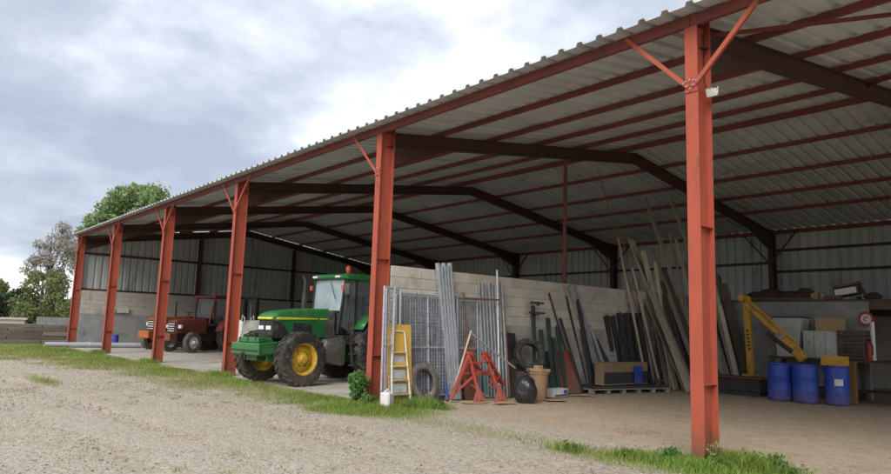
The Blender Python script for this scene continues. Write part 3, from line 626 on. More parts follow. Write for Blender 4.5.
for s in (-1, 1): MB().box((s*0.16, -0.51, 1.45), (0.20, 0.05, 0.11)).build('headlight', LAMP, gt, bevel=0.015)
body('engine_cover', GREEN, gt, [(0.05, hood_outline(0.62, 0.95, 1.5)), (1.45, hood_outline(0.66, 0.80, 1.5))])
body('chassis', GREEN, gt, [(-0.85, hood_outline(0.46, 0.62, 1.2)), (1.2, hood_outline(0.50, 0.55, 1.1)), (3.1, hood_outline(0.7, 0.55, 1.2))])
fwt = body('front_weight', GREEN, gt, [(-1.08, [(-0.62, 0.76), (0.62, 0.76), (0.62, 1.06), (-0.62, 1.06)]), (-0.45, [(-0.55, 0.74), (0.55, 0.74), (0.55, 1.10), (-0.55, 1.10)])], 0.025, False)
MB().bx((-0.45, -1.00, 1.06), (0.45, -0.55, 1.20)).build('weight_cap', GREEN, fwt, bevel=0.03)
for x_ in (-0.35, 0.0, 0.35, 0.52): MB().tube([(x_, -1.02, 1.10), (x_, -1.02, 1.18), (x_+0.0, -0.80, 1.20)], 0.02, 8).build('lifting_lug', GREEN, fwt)
MB().tube([(-0.75, 0, 0.70), (0.75, 0, 0.70)], 0.12, 12).box((0, 0, 0.72), (0.5, 0.3, 0.3)).build('front_axle', GREEN, gt, bevel=0.0)
vent = MB().bx((0.366, 0.10, 1.30), (0.384, 0.72, 1.60)).build('side_vent', BLACKP, hood)
for i in range(9): MB().bx((0.3845, 0.12+i*0.066, 1.31), (0.391, 0.15+i*0.066, 1.59)).build('vent_bar', DARKST, vent)
for s in (-1, 1):
    MB().bx((s*0.50-0.03, -0.75, 0.60), (s*0.50+0.03, -0.20, 0.76)).build('linkage_arm', GREEN, gt, bevel=0.01)
    MB().tube([(s*0.30, -0.40, 1.12), (s*0.42, -0.62, 1.26), (s*0.40, -0.90, 1.18), (s*0.28, -1.00, 1.10)], 0.016, 6).build('hydraulic_hose', BLACKP, gt, smooth=True)
    MB().box((s*0.70, 1.47, 2.62), (0.10, 0.06, 0.14)).build('indicator_lamp', AMBER, gt, bevel=0.01)
    MB().tube([(s*0.30, 0.02, 0.80), (s*0.62, 0.10, 0.78)], 0.03, 8).build('steering_ram', GALVD, gt)
MB().bx((-0.60, -1.10, 0.86), (0.60, -1.083, 0.90)).build('weight_seam', DARKST, fwt)
MB().bx((0.622, -0.95, 0.80), (0.632, -0.60, 1.02)).build('side_plate', GREEN, fwt)
MB().tube([(0, -1.085, 0.80), (0, -1.16, 0.80), (0, -1.16, 0.70)], 0.03, 8).build('tow_hook', DARKST, fwt)
MB().tube([(0.40, 1.46, 1.5), (0.55, 1.40, 1.2), (0.50, 1.2, 0.95), (0.36, 0.9, 0.9)], 0.02, 6).build('hydraulic_hose', BLACKP, gt, smooth=True)
# cab
cab = link('cab', None, gt, (0, 0, 0))
yw, yb_ = 1.50, 2.98
cpil = []
for s in (-1, 1):
    MB().beam((s*0.60, yw-0.02, 1.55), (s*0.66, yw+0.10, 2.88), 0.055, 0.07).build('pillar', DARKST, cab)
    MB().beam((s*0.74, yw+0.42, 1.15), (s*0.74, yw+0.42, 2.88), 0.05, 0.07).build('pillar', DARKST, cab)
    MB().beam((s*0.74, yb_-0.10, 1.6), (s*0.72, yb_-0.10, 2.88), 0.06, 0.08).build('pillar', DARKST, cab)
    MB().add([(s*0.755, yw+0.46, 1.30), (s*0.755, yb_-0.16, 1.75), (s*0.735, yb_-0.16, 2.84), (s*0.735, yw+0.46, 2.84)], [(0, 1, 2, 3)]).build('side_window', GLASS2, cab)
    MB().add([(s*0.635, yw+0.02, 1.55), (s*0.745, yw+0.39, 1.30), (s*0.735, yw+0.39, 2.84), (s*0.675, yw+0.13, 2.84)], [(0, 1, 2, 3)]).build('side_window', GLASS2, cab)
MB().add([(-0.58, yw-0.01, 1.98), (0.58, yw-0.01, 1.98), (0.63, yw+0.09, 2.85), (-0.63, yw+0.09, 2.85)], [(0, 1, 2, 3)]).build('windshield', GLASS, cab)
MB().beam((0.15, yw-0.03, 2.80), (0.42, yw-0.05, 2.30), 0.018, 0.012).build('wiper', BLACKP, cab)
MB().add([(-0.66, yb_-0.05, 1.7), (0.66, yb_-0.05, 1.7), (0.66, yb_-0.08, 2.84), (-0.66, yb_-0.08, 2.84)], [(0, 1, 2, 3)]).build('rear_window', GLASS2, cab)
rfc = body('cab_roof', GREEN, cab, [(yw-0.06, [(-0.66, 2.90), (0.66, 2.90), (0.62, 2.97), (-0.62, 2.97)]), (yw+0.10, [(-0.78, 2.86), (0.78, 2.86), (0.72, 3.03), (-0.72, 3.03)]), (yb_, [(-0.80, 2.86), (0.80, 2.86), (0.74, 3.06), (-0.74, 3.06)]), (yb_+0.12, [(-0.72, 2.90), (0.72, 2.90), (0.66, 3.0), (-0.66, 3.0)])], 0.02, False)
for x_ in (-0.5, 0.5): MB().box((x_, yw-0.07, 2.93), (0.20, 0.05, 0.06)).build('work_light', LAMP, rfc, bevel=0.008)
MB().bx((-0.66, yw+0.05, 1.05), (0.70, yb_-0.2, 1.30)).build('cab_floor', DARKST, cab)
MB().box((0, 2.45, 1.72), (0.5, 0.5, 0.16)).box((0, 2.68, 2.08), (0.5, 0.14, 0.7)).build('seat', BLACKP, cab, bevel=0.04)
MB().tube([(0, 1.75, 1.3), (0, 1.98, 1.98)], 0.03, 8).lathe([(0.19, -0.015), (0.21, 0), (0.19, 0.015)], 20, 'z', (0, 1.98, 2.0), close=True).build('steering_wheel', BLACKP, cab)
MB().bx((-0.45, yw+0.05, 1.3), (0.45, yw+0.3, 1.95)).build('dashboard', BLACKP, cab, bevel=0.04)
# beacon, mirror, exhaust
MB().lathe([(0.05, 0), (0.05, 0.05), (0.075, 0.06), (0.07, 0.16), (0.03, 0.20), (0, 0.2)], 14, 'z', (0.60, 1.72, 3.05)).build('beacon', AMBER, gt, smooth=True)
mi = MB().tube([(0.72, yw+0.12, 2.80), (0.86, yw-0.02, 2.82), (0.86, yw-0.02, 2.75)], 0.015, 6).build('mirror', BLACKP, gt)
MB().box((0.86, yw-0.02, 2.58), (0.20, 0.05, 0.34)).build('mirror_housing', GREYP, mi, bevel=0.02)
MB().tube([(-0.52, 1.10, 1.5), (-0.52, 1.10, 2.45), (-0.52, 1.10, 2.80), (-0.56, 1.04, 2.95)], [0.05, 0.05, 0.04, 0.04], 12).lathe([(0.065, 0), (0.075, .1), (0.075, .45), (0.065, .55)], 14, 'z', (-0.52, 1.10, 1.9)).build('exhaust', DARKST, gt, smooth=True)
# fuel tank, steps, fenders
body('fuel_tank', GREYP, gt, [(0.92, hood_outline(0.26, 0.70, 1.10, 0.12)), (1.0, hood_outline(0.34, 0.58, 1.20, 0.12)), (1.5, hood_outline(0.38, 0.48, 1.26, 0.12)), (1.62, hood_outline(0.34, 0.52, 1.22, 0.12))]).location = (0.58, 0, 0)
body('side_panel', GREYP, gt, [(1.05, hood_outline(0.74, 1.25, 1.95)), (1.48, hood_outline(0.80, 1.20, 1.97))])
for i, z in enumerate((0.48, 0.78, 1.08)):
    MB().bx((0.78, 1.72, z), (1.02, 2.05, z+0.03)).build('step', DARKST, gt)
for y in (1.70, 2.06): MB().beam((1.0, y, 0.46), (0.86, y, 1.35), 0.04, 0.03, (0, 1, 0)).build('step_rail', DARKST, gt)
MB().tube([(0.80, 1.66, 1.35), (0.86, 1.62, 1.9), (0.80, 1.60, 2.5)], 0.016, 8).build('grab_rail', BLACKP, gt)
for s in (-1, 1):
    rows = []
    for i in range(10):
        a = R(150)-R(120)*i/9; rr = 1.0
        rows.append([(s*(0.66+xx), 2.72+rr*math.cos(a)*-1.0*-1.0, 0.93+max(0.0, rr*math.sin(a))+0.05) for xx in (0.0, 0.25, 0.50)])
    fd = MB().quadgrid(rows); fo = fd.build('fender', GREEN, gt, smooth=True)
    so_ = fo.modifiers.new('thick', 'SOLIDIFY'); so_.thickness = 0.03
MB().bx((-0.6, 2.4, 0.6), (0.6, 3.0, 1.3)).build('rear_axle_housing', GREEN, gt, bevel=0.05)

# ------------------------------------------------------------------ old tractors
def old_tractor(root, pm, cabbed, canopy_m):
    wheel(root, (0.68, 0, 0.45), 0.46, 0.22, 0.24, 16, DRYRUB, WHITE if cabbed else pm, 1, 0.09, 24)
    wheel(root, (-0.68, 0, 0.45), 0.46, 0.22, 0.24, 16, DRYRUB, WHITE if cabbed else pm, -1, 0.09, 24)
    for s in (-1, 1): wheel(root, (s*0.80, 2.15, 0.72), 0.73, 0.38, 0.38, 20, RUBBER, pm, s, 0.12, 28)
    body('hood', pm, root, [(-0.55, hood_outline(0.52, 0.85, 1.38, 0.05)), (-0.2, hood_outline(0.58, 0.82, 1.46)), (1.15, hood_outline(0.60, 0.85, 1.50))])
    g_ = body('grille', DARKST, root, [(-0.60, [(-0.22, 0.86), (0.22, 0.86), (0.22, 1.30), (-0.22, 1.30)]), (-0.5, [(-0.24, 0.86), (0.24, 0.86), (0.24, 1.32), (-0.24, 1.32)])], 0.01, False)
    for i in range(4): MB().box((0, -0.605, 0.93+i*0.10), (0.38, 0.02, 0.03)).build('grille_bar', WHITE, g_)
    body('front_weight', pm, root, [(-0.95, [(-0.34, 0.52), (0.34, 0.52), (0.34, 0.82), (-0.34, 0.82)]), (-0.5, [(-0.30, 0.50), (0.30, 0.50), (0.30, 0.84), (-0.30, 0.84)])], 0.02, False)
    body('chassis', DARKST, root, [(-0.5, hood_outline(0.36, 0.5, 0.9)), (2.3, hood_outline(0.5, 0.5, 1.05))])
    MB().tube([(-0.62, 0, 0.46), (0.62, 0, 0.46)], 0.07, 8).build('front_axle', DARKST, root)
    MB().tube([(0.16, 0.55, 1.45), (0.16, 0.55, 2.15)], [0.045, 0.035], 10).build('exhaust', DARKST, root)
    MB().box((0, 1.95, 1.22), (0.46, 0.44, 0.12)).box((0, 2.18, 1.45), (0.46, 0.10, 0.40)).build('seat', BLACKP, root, bevel=0.03)
    MB().tube([(0, 1.2, 1.3), (0, 1.5, 1.68)], 0.022, 8).lathe([(0.18, -0.012), (0.20, 0), (0.18, 0.012)], 18, 'z', (0, 1.5, 1.70), close=True).build('steering_wheel', BLACKP, root)
    for s in (-1, 1):
        rows = []
        for i in range(8):
            a = R(165)-R(150)*i/7; rows.append([(s*(0.58+xx), 2.15-0.80*math.cos(a)*-1, 0.74+0.80*math.sin(a)) for xx in (0, 0.2, 0.42)])
        fo = MB().quadgrid(rows).build('fender', pm, root, smooth=True); z_ = fo.modifiers.new('thick', 'SOLIDIFY'); z_.thickness = 0.025
    if cabbed:
        for s in (-1, 1):
            MB().beam((s*0.48, 1.10, 1.3), (s*0.55, 1.30, 2.45), 0.06, 0.06).build('pillar', pm, root)
            MB().beam((s*0.62, 2.50, 1.3), (s*0.60, 2.45, 2.45), 0.06, 0.06).build('pillar', pm, root)
            MB().add([(s*0.56, 1.22, 1.55), (s*0.60, 2.42, 1.55), (s*0.59, 2.40, 2.38), (s*0.55, 1.32, 2.38)], [(0, 1, 2, 3)]).build('side_window', GLASS2, root)
        MB().add([(-0.45, 1.16, 1.55), (0.45, 1.16, 1.55), (0.52, 1.31, 2.38), (-0.52, 1.31, 2.38)], [(0, 1, 2, 3)]).build('windshield', GLASS2, root)
        MB().bx((-0.64, 1.18, 2.45), (0.64, 2.60, 2.56)).build('cab_roof', canopy_m, root, bevel=0.03)
        MB().lathe([(0.05, 0), (0.05, 0.10), (0, 0.12)], 10, 'z', (0.3, 1.5, 2.57)).build('beacon', AMBER, root)
    else:
        for s in (-1, 1): MB().beam((s*0.52, 2.55, 1.0), (s*0.52, 2.55, 2.25), 0.06, 0.06).build('roll_bar', DARKST, root)
        MB().beam((-0.55, 2.55, 2.25), (0.55, 2.55, 2.25), 0.06, 0.06, (0, 1, 0)).build('roll_bar', DARKST, root)
    for s in (-1, 1): MB().box((s*0.36, -0.42, 1.12), (0.16, 0.14, 0.16)).build('headlight', LAMP, root, bevel=0.02)
rtr = thing('red_tractor', 'faded red cabbed tractor with pale front wheels by the gable wall', 'tractor', (-29.35, 3.75, 0), R(24), scale=1.12)
old_tractor(rtr, OLDRED, True, OLDRED)
otr = thing('orange_tractor', 'old orange tractor without a cab beside the faded red tractor', 'tractor', (-32.2, 3.7, 0), R(22), scale=1.18)
old_tractor(otr, ORANGE, False, ORANGE)
# loader mast behind the red tractor
ms_ = thing('forklift_mast', 'dark steel forklift mast standing behind the red tractor', 'mast', (-29.6, 7.4, 0), R(20))
for s in (-1, 1): MB().bx((s*0.42-0.06, -0.08, 0), (s*0.42+0.06, 0.08, 2.9)).build('upright', DARKST, ms_)
for z in (0.25, 1.5, 2.8): MB().bx((-0.36, -0.05, z-0.06), (0.36, 0.05, z+0.06)).build('crossbar', DARKST, ms_)
MB().tube([(0, -0.02, 0.1), (0, -0.02, 2.5)], 0.05, 10).build('hydraulic_ram', GALVD, ms_)
for s in (-1, 1): MB().bx((s*0.28-0.05, -1.0, 0.03), (s*0.28+0.05, -0.1, 0.08)).build('fork', DARKST, ms_)

# white bulk bag behind the green tractor
def lumpy(mb, rx, ry, rz, c, seed, amp=0.12, nu=20, nv=12, flat=0.35):
    r_ = np.random.default_rng(seed); ph = r_.uniform(0, 6.28, 8); rows = []
    for i in range(nv+1):
        t = math.pi*i/nv; row = []
        for j in range(nu+1):
            a = 2*math.pi*(j % nu)/nu
            k_ = 1+amp*(math.sin(3*a+ph[0]+2*t)+0.7*math.sin(5*a+ph[1]-3*t)+0.6*math.sin(7*t+ph[2]+2*a))*math.sin(t)
            z = -math.cos(t); z = max(z, -1+flat)
            row.append((c[0]+rx*math.sin(t)*math.cos(a)*k_, c[1]+ry*math.sin(t)*math.sin(a)*k_, c[2]+(z+1-flat)*rz*(1+0.3*(k_-1))))
        rows.append(row)
    return mb.quadgrid(rows)
bb = thing('bulk_bag', 'dirty white bulk bag with loose lifting loops beyond the green tractor', 'bag', tuple(Vector((-20.0, 2.95, 0))))
mb = MB(); secs = []
for z, s in ((0.0, 0.44), (0.3, 0.50), (0.9, 0.50), (1.3, 0.46), (1.5, 0.40), (1.62, 0.36)):
    secs.append([(s*max(-1, min(1, 1.5*math.cos(a)))*(1+0.05*math.sin(5*a+z*4)), s*max(-1, min(1, 1.5*math.sin(a)))*(1+0.05*math.cos(4*a-z*5)), z+0.05*math.sin(3*a)*(z > 1)) for a in np.linspace(0, 2*math.pi, 25)])
mb.quadgrid(secs); mb.add([(x_*0.98, y_*0.98, 1.5) for x_, y_, _ in secs[-1][:-1]], [tuple(range(24))]); mb.build('sack', SACK, bb, smooth=True)
for s, q_ in ((-1, -1), (1, -1), (-1, 1), (1, 1)): MB().tube([(s*0.36, q_*0.30, 1.5), (s*0.38, q_*0.30, 1.72), (s*0.30, q_*0.36, 1.84), (s*0.24, q_*0.36, 1.6)], 0.02, 6).build('lifting_loop', SACK, bb)

# ------------------------------------------------------------------ drums
def drum_mesh(rad, h, ma):
    pr = [(0, 0), (rad*0.90, 0), (rad*0.97, 0.03), (rad, 0.08), (rad, h*0.30), (rad*1.015, h*0.32), (rad, h*0.34), (rad, h*0.64), (rad*1.015, h*0.66), (rad, h*0.68), (rad, h*0.9), (rad*0.97, h*0.95), (rad*0.88, h*0.965), (rad*0.88, h), (rad*0.82, h), (rad*0.80, h*0.975), (0, h*0.97)]
    return MB().lathe(pr, 32).mesh('drum', ma, smooth=True)
DM = drum_mesh(0.30, 0.96, BLUE); BUNG = MB().lathe([(0, 0.03), (0.04, 0.03), (0.045, 0), (0, 0)], 12).mesh('bung', BLACKP)
def drum(x_, y_, z_, s, label, rz=0.0, rad=1.0):
    o = thing('plastic_drum', label, 'drum', (x_, y_, z_), rz, 'blue plastic drums'); o.scale = (s*rad, s*rad, s)
    link('shell', DM, o); 
    for dx in (-0.13, 0.13): link('bung', BUNG, o, (dx, 0, 0.925))
    return o
drum(-3.46, 10.42, 0, 1.0, 'blue plastic drum with nothing on it, nearer the yellow upright arm')
drum(-2.84, 10.46, 0, 1.0, 'blue plastic drum standing between two other blue drums', 0.6)
d3 = drum(-2.18, 10.72, 0, 1.0, 'smaller blue drum with a white label and a yellow crate on top', 0.0, 0.93)
rows = []
for z in (0.48, 0.64): rows.append([(0.3045*math.cos(a), 0.3045*math.sin(a), z) for a in np.linspace(R(-82), R(-42), 6)])
MB().quadgrid(rows).build('paper_label', WHITE, d3)
yc_ = thing('yellow_box', 'yellow plastic box on the labelled blue drum', 'box', (-2.22, 10.76, 0.965))
MB().bx((-0.26, -0.20, 0), (0.26, 0.20, 0.03)).build('bottom', AYEL, yc_)
for a, b_ in (((-0.26, -0.20, 0.031), (0.26, -0.175, 0.24)), ((-0.26, 0.175, 0.031), (0.26, 0.20, 0.24)), ((-0.26, -0.174, 0.031), (-0.235, 0.174, 0.24)), ((0.235, -0.174, 0.031), (0.26, 0.174, 0.24))): MB().bx(a, b_).build('side', AYEL, yc_)
drum(-34.6, 2.05, 0, 0.72, 'small blue drum standing against the gable wall near a long grey pipe')

# ------------------------------------------------------------------ yellow folding arm on a black base
YA = 11.55
def P(px, py, Y=YA): return at(px, py, 1, Y)
ya = thing('hydraulic_arm', 'yellow folded hydraulic boom arm standing behind blue drums', 'boom', (-4.6, YA, 0))
def rel(p, o): return Vector(p)-Vector(o.location)
A0, A1 = P(751, 374), P(746, 297); B1 = P(806, 356)
mb = MB().beam(rel(A0, ya), rel(A1, ya), 0.16, 0.16, (1, 0, 0)); mb.build('upright_boom', AYEL, ya, bevel=0.015)
A1b = P(749, 304); dmid = A1b.lerp(B1, 0.62)
a_, b_ = rel(A1b, ya)+Vector((0, -0.2, 0)), rel(dmid, ya)+Vector((0, -0.2, 0))
MB().beam(a_, b_, 0.13, 0.13, (0, 1, 0)).build('folded_boom', AYEL, ya, bevel=0.015)
c1_, c2_ = rel(P(788, 338), ya)+Vector((0, -.2, 0)), rel(P(807, 360), ya)+Vector((0, -.2, 0))
MB().beam(c1_, c2_, 0.22, 0.24, (0, 1, 0)).build('boom_foot', AYEL, ya, bevel=0.03)
MB().tube([rel(P(750, 298), ya)+Vector((0, -.3, 0)), rel(P(800, 342), ya)+Vector((0, -.3, 0))], 0.03, 8).build('link_rod', AYEL, ya)
MB().tube([rel(P(772, 333), ya)+Vector((0, -.33, 0)), rel(P(797, 352), ya)+Vector((0, -.33, 0))], 0.065, 10).build('hydraulic_cylinder', DARKST, ya)
MB().tube([rel(P(744, 340), ya)+Vector((0, -.14, 0)), rel(P(743, 371), ya)+Vector((0, -.14, 0))], 0.03, 8).build('hose', BLACKP, ya)
MB().tube([rel(A1, ya)+Vector((-.02, -.3, -.05)), rel(A1, ya)+Vector((-.02, .14, -.05))], 0.10, 14).build('pivot', AYEL, ya)
for i in range(6): MB().box(rel(P(748.6+i*0.45, 331+i*3.6), ya)+Vector((0.0, -0.086, 0)), (0.075, 0.008, 0.055)).build('letter_mark', BLACKP, ya)
MB().box(rel(A0, ya)+Vector((0, 0, -0.03)), (0.36, 0.36, 0.05)).build('mounting_plate', AYEL, ya)
zb = A0.z-0.06
MB().bx((-0.12, -0.12, 0), (0.22, 0.12, zb-0.002)).build('pedestal', DARKST, ya)
mb = thing('mower_deck', 'long low black steel mower deck under the yellow boom', 'machine', (-4.9, 11.1, 0))
MB().bx((-1.0, -0.35, 0.10), (0.75, 0.35, 0.46)).build('housing', DARKST, mb, bevel=0.02)
MB().bx((-1.05, -0.40, 0.463), (0.80, 0.40, 0.50)).build('top_plate', RUST, mb, bevel=0.006)
for s in (-1, 1): MB().bx((-1.0, s*0.30-0.04, 0.0), (0.75, s*0.30+0.04, 0.098)).build('skid', DARKST, mb)
MB().tube([(-0.95, 0, 0.14), (0.7, 0, 0.14)], 0.09, 10).build('rotor', RUST, mb)

# workbench and what stands on it
def rect(px0, py0, px1, py1, Y):
    a, b_ = at(px0, py1, 1, Y), at(px1, py0, 1, Y); return a.x, b_.x, a.z, at((px0+px1)/2, py0, 1, Y).z
wbz = at(835, 359, 1, 12.1).z
wb = thing('workbench', 'dark heavy timber workbench behind the blue drums', 'workbench', (-2.6, 12.55, 0))
for i in range(4): MB().bx((-1.9, -0.45+i*0.225, wbz-0.07), (2.6, -0.45+i*0.225+0.215, wbz)).build('plank', WOODD, wb)
for x_ in (-1.8, 0.3, 2.5):
    for y in (-0.38, 0.38): MB().bx((x_-0.05, y-0.05, 0), (x_+0.05, y+0.05, wbz-0.075)).build('leg', WOODD, wb)
MB().bx((-1.75, -0.35, 0.25), (2.45, 0.35, 0.29)).build('shelf', WOODD, wb)
x0, x1, _, z1 = rect(776, 318, 803, 358, 12.3)
hp = thing('hopper', 'off-white metal hopper with sloping sides on the workbench', 'hopper', ((x0+x1)/2, 12.45, wbz))
hw = (x1-x0)/2; hz = z1-wbz
MB().add([(-hw*0.78, -.25, 0), (hw*0.62, -.25, 0), (hw*0.62, .25, 0), (-hw*0.78, .25, 0), (-hw, -.3, hz), (hw, -.3, hz), (hw, .3, hz), (-hw, .3, hz)], [(0, 1, 5, 4), (1, 2, 6, 5), (2, 3, 7, 6), (3, 0, 4, 7), (0, 3, 2, 1), (4, 5, 6, 7)]).build('shell', MIXW, hp, bevel=0.01)
MB().bx((-hw-0.01, -.32, hz+0.002), (hw+0.01, .32, hz+0.04)).build('rim', DARKST, hp)
x0, x1, _, z1 = rect(803, 331, 836, 359, 12.2)
cb = thing('storage_cabinet', 'low off-white cabinet with upright panel seams on the workbench', 'cabinet', ((x0+x1)/2, 12.45, wbz)); hw = (x1-x0)/2; hz = z1-wbz
MB().bx((-hw, -.2, 0), (hw, .25, hz)).build('carcass', MIXW, cb)
for i in range(3): MB().bx((-hw+0.012+i*2*hw/3, -.225, 0.02), (-hw-0.012+(i+1)*2*hw/3, -.202, hz-0.02)).build('door', MIXW, cb, bevel=0.006)
x0b, x1b, _, z2 = rect(815, 318, 840, 330, 12.2)
bxn = thing('timber_box', 'shallow brown timber box on top of the off-white cabinet', 'box', ((x0b+x1b)/2, 12.4, wbz+hz)); hb_ = (x1b-x0b)/2; h2 = z2-wbz-hz
for a, b2 in (((-hb_, -.16, 0), (hb_, -.14, h2)), ((-hb_, .14, 0), (hb_, .16, h2)), ((-hb_, -.138, 0), (-hb_+.02, .138, h2)), ((hb_-.02, -.138, 0), (hb_, .138, h2))): MB().bx(a, b2).build('side', CARD, bxn)
MB().bx((-hb_+.021, -.138, 0.002), (hb_-.021, .138, 0.02)).build('bottom', CARD, bxn)
x0, x1, _, z1 = rect(837, 330, 863, 359, 12.1); hw = (x1-x0)/2; hz = (z1-wbz)/4
for i in range(4):
    cr_ = thing('slatted_crate', ['bottom dark slatted crate of the stack on the workbench', 'second dark slatted crate up in the stack on the workbench', 'third dark slatted crate up in the stack on the workbench', 'topmost dark slatted crate of the stack on the workbench'][i], 'crate', ((x0+x1)/2, 12.4, wbz+i*hz), group='stacked slatted crates')
    for s in (-1, 1):
        for zz_ in (0.25, 0.72): MB().bx((-hw, s*.22-0.01, hz*(zz_-0.13)), (hw, s*.22+0.01, hz*(zz_+0.15))).build('slat', WOODD, cr_)
        for s2 in (-1, 1): MB().bx((s*(hw-.03)-0.02, s2*.185-0.02, 0), (s*(hw-.03)+0.02, s2*.185+0.02, hz-0.002)).build('post', WOODD, cr_)
    for k in range(4): MB().bx((-hw+k*hw/2+0.01, -.2, 0.015), (-hw+(k+1)*hw/2-0.01, .2, 0.03)).build('bottom_slat', WOODD, cr_)
pz = at(872, 322, 1, 12.6)
wp = tag(MB().tube([(0, 0, 0), (0, 0, pz.z-wbz)], 0.055, 12).lathe([(0.065, 0), (0.065, 0.06)], 12).build('white_pipe', WHITE, None, smooth=True, loc=(pz.x, 12.6, wbz)), 'white upright plastic pipe standing on the end of the workbench', 'pipe')
ex = thing('fire_extinguisher', 'small red fire extinguisher on the workbench beside the white pipe', 'extinguisher', (at(866, 350, 1, 12.3).x, 12.5, wbz))
MB().lathe([(0, 0), (0.08, 0), (0.085, 0.03), (0.085, 0.38), (0.05, 0.45), (0.025, 0.46), (0.025, 0.5), (0, 0.5)], 16).build('cylinder', BRIGHTRED, ex, smooth=True)
MB().box((0.02, 0, 0.53), (0.13, 0.02, 0.03)).tube([(0.03, 0, .5), (.1, 0, .4), (.1, 0, .15)], 0.012, 6).build('valve', BLACKP, ex)
# rusty post and dark engine to the right
x0, x1, _, z1 = rect(848, 362, 857, 396, 11.5)
tag(MB().box((0, 0, z1/2), (0.16, 0.12, z1)).build('orange_post', mat('ochre_panel', (0.30, 0.16, 0.05), None, 0.7, 5, 0.1), None, bevel=0.01, loc=((x0+x1)/2, 11.55, 0)), 'ochre steel post standing beside the labelled drum', 'post')
en = thing('engine_block', 'dark greasy engine block on a stand beyond the labelled drum', 'engine', (-0.75, 11.6, 0))
MB().box((0, 0, 0.72), (0.75, 0.5, 0.5)).build('block', DARKST, en, bevel=0.04)
MB().box((0, 0, 1.02), (0.62, 0.36, 0.12)).build('head_cover', BLACKP, en, bevel=0.02)
MB().lathe([(0, 0), (0.22, 0), (0.22, 0.06), (0, 0.06)], 20, 'x', (0.38, 0, 0.65)).build('flywheel', RUST, en)
for s in (-1, 1):
    for q_ in (-1, 1): MB().bx((s*.3-.03, q_*.2-.03, 0), (s*.3+.03, q_*.2+.03, 0.468)).build('stand_leg', DARKST, en)
MB().tube([(-.2, -.27, .8), (-.3, -.36, .95), (.1, -.36, 1.0), (.2, -.27, .9)], 0.035, 8).build('manifold', RUST, en)

# stuff on the deck
zd = 2.782
for i, (px, s, lab) in enumerate(((757, 0.36, 'dark brown sack slumped on the deck edge above the yellow boom'), (772, 0.42, 'wide dark brown sack slumped beside the thin one on the deck'), (789, 0.46, 'largest dark brown sack slumped on the storage deck'), (805, 0.30, 'small dark brown sack beside the wooden block on the deck'))):
    c_ = at(px, 298, 1, 13.8)
    tag(lumpy(MB(), s, s*0.8, 0.19+0.05*(i % 2), (0, 0, 0), 30+i).build('sack', CLOTHD, None, smooth=True, loc=(c_.x, 13.8, zd)), lab, 'sack', 'sacks on the storage deck')
c_ = at(815, 297, 1, 13.7); tag(MB().box((0, 0, 0.11), (0.20, 0.16, 0.22)).box((0.03, 0, 0.235), (0.12, 0.1, 0.028)).build('wooden_block', CARD, None, bevel=0.012, loc=(c_.x, 13.7, zd)), 'small tan wooden block on the storage deck', 'block')
c_ = at(823, 297, 1, 13.7); tag(MB().lathe([(0, 0), (0.07, 0), (0.075, 0.02), (0.075, 0.2), (0.03, 0.24), (0.03, 0.28), (0, 0.28)], 14).build('oil_can', GALVD, None, smooth=True, loc=(c_.x, 13.7, zd)), 'small metal can beside the tan block on the deck', 'can')
c_ = at(848, 298, 1, 13.8); mc = thing('seed_drill_box', 'white fronted machine box tilted on dark brackets on the deck', 'machine', (c_.x, 13.8, zd))
rot = Matrix.Rotation(R(-9), 3, 'Y')
MB().box((0, 0, 0.26), (0.66, 0.36, 0.26), rot).build('casing', DARKST, mc, bevel=0.02)
MB().box((0, -0.19, 0.26), (0.58, 0.02, 0.18), rot).build('front_panel', WHITE, mc, bevel=0.004)
MB().box((0.0, 0, 0.44), (0.70, 0.34, 0.07), rot).build('lid', RUST, mc, bevel=0.01)
for s in (-1, 1): MB().box((s*0.28, 0, 0.06), (0.06, 0.3, 0.12)).build('bracket', DARKST, mc)
MB().tube([(0.36, -.1, .45), (0.46, -.1, .22), (0.58, -.1, .06)], 0.035, 8).lathe([(0, 0), (.06, .02), (.06, .1), (0, .12)], 10, 'z', (0.33, -.1, .44)).build('lever', DARKST, mc)
c_ = at(874, 297, 1, 13.9); tag(lumpy(MB(), 0.22, 0.2, 0.14, (0, 0, 0), 51).build('sack', CLOTHD, None, smooth=True, loc=(c_.x, 13.9, zd)), 'small dark sack at the end of the deck beyond the machine box', 'sack', 'sacks on the storage deck')

for i, (px, L_, rd, lab) in enumerate(((762, 0.9, .05, 'rusty pipe lying in front of the slumped sacks'), (792, 1.1, .04, 'thin rusty pipe lying along the deck edge'), (832, 0.5, .07, 'short fat rusty pipe beside the metal can'))):
    c_ = at(px, 299, 1, 13.45); tag(MB().lathe([(rd*0.8, -L_/2), (rd, -L_/2), (rd, L_/2), (rd*0.8, L_/2)], 14, 'x', close=True).build('rusty_pipe', RUST, None, smooth=True, loc=(c_.x, 13.5, zd+rd)), lab, 'pipe', 'rusty pipes on the storage deck')
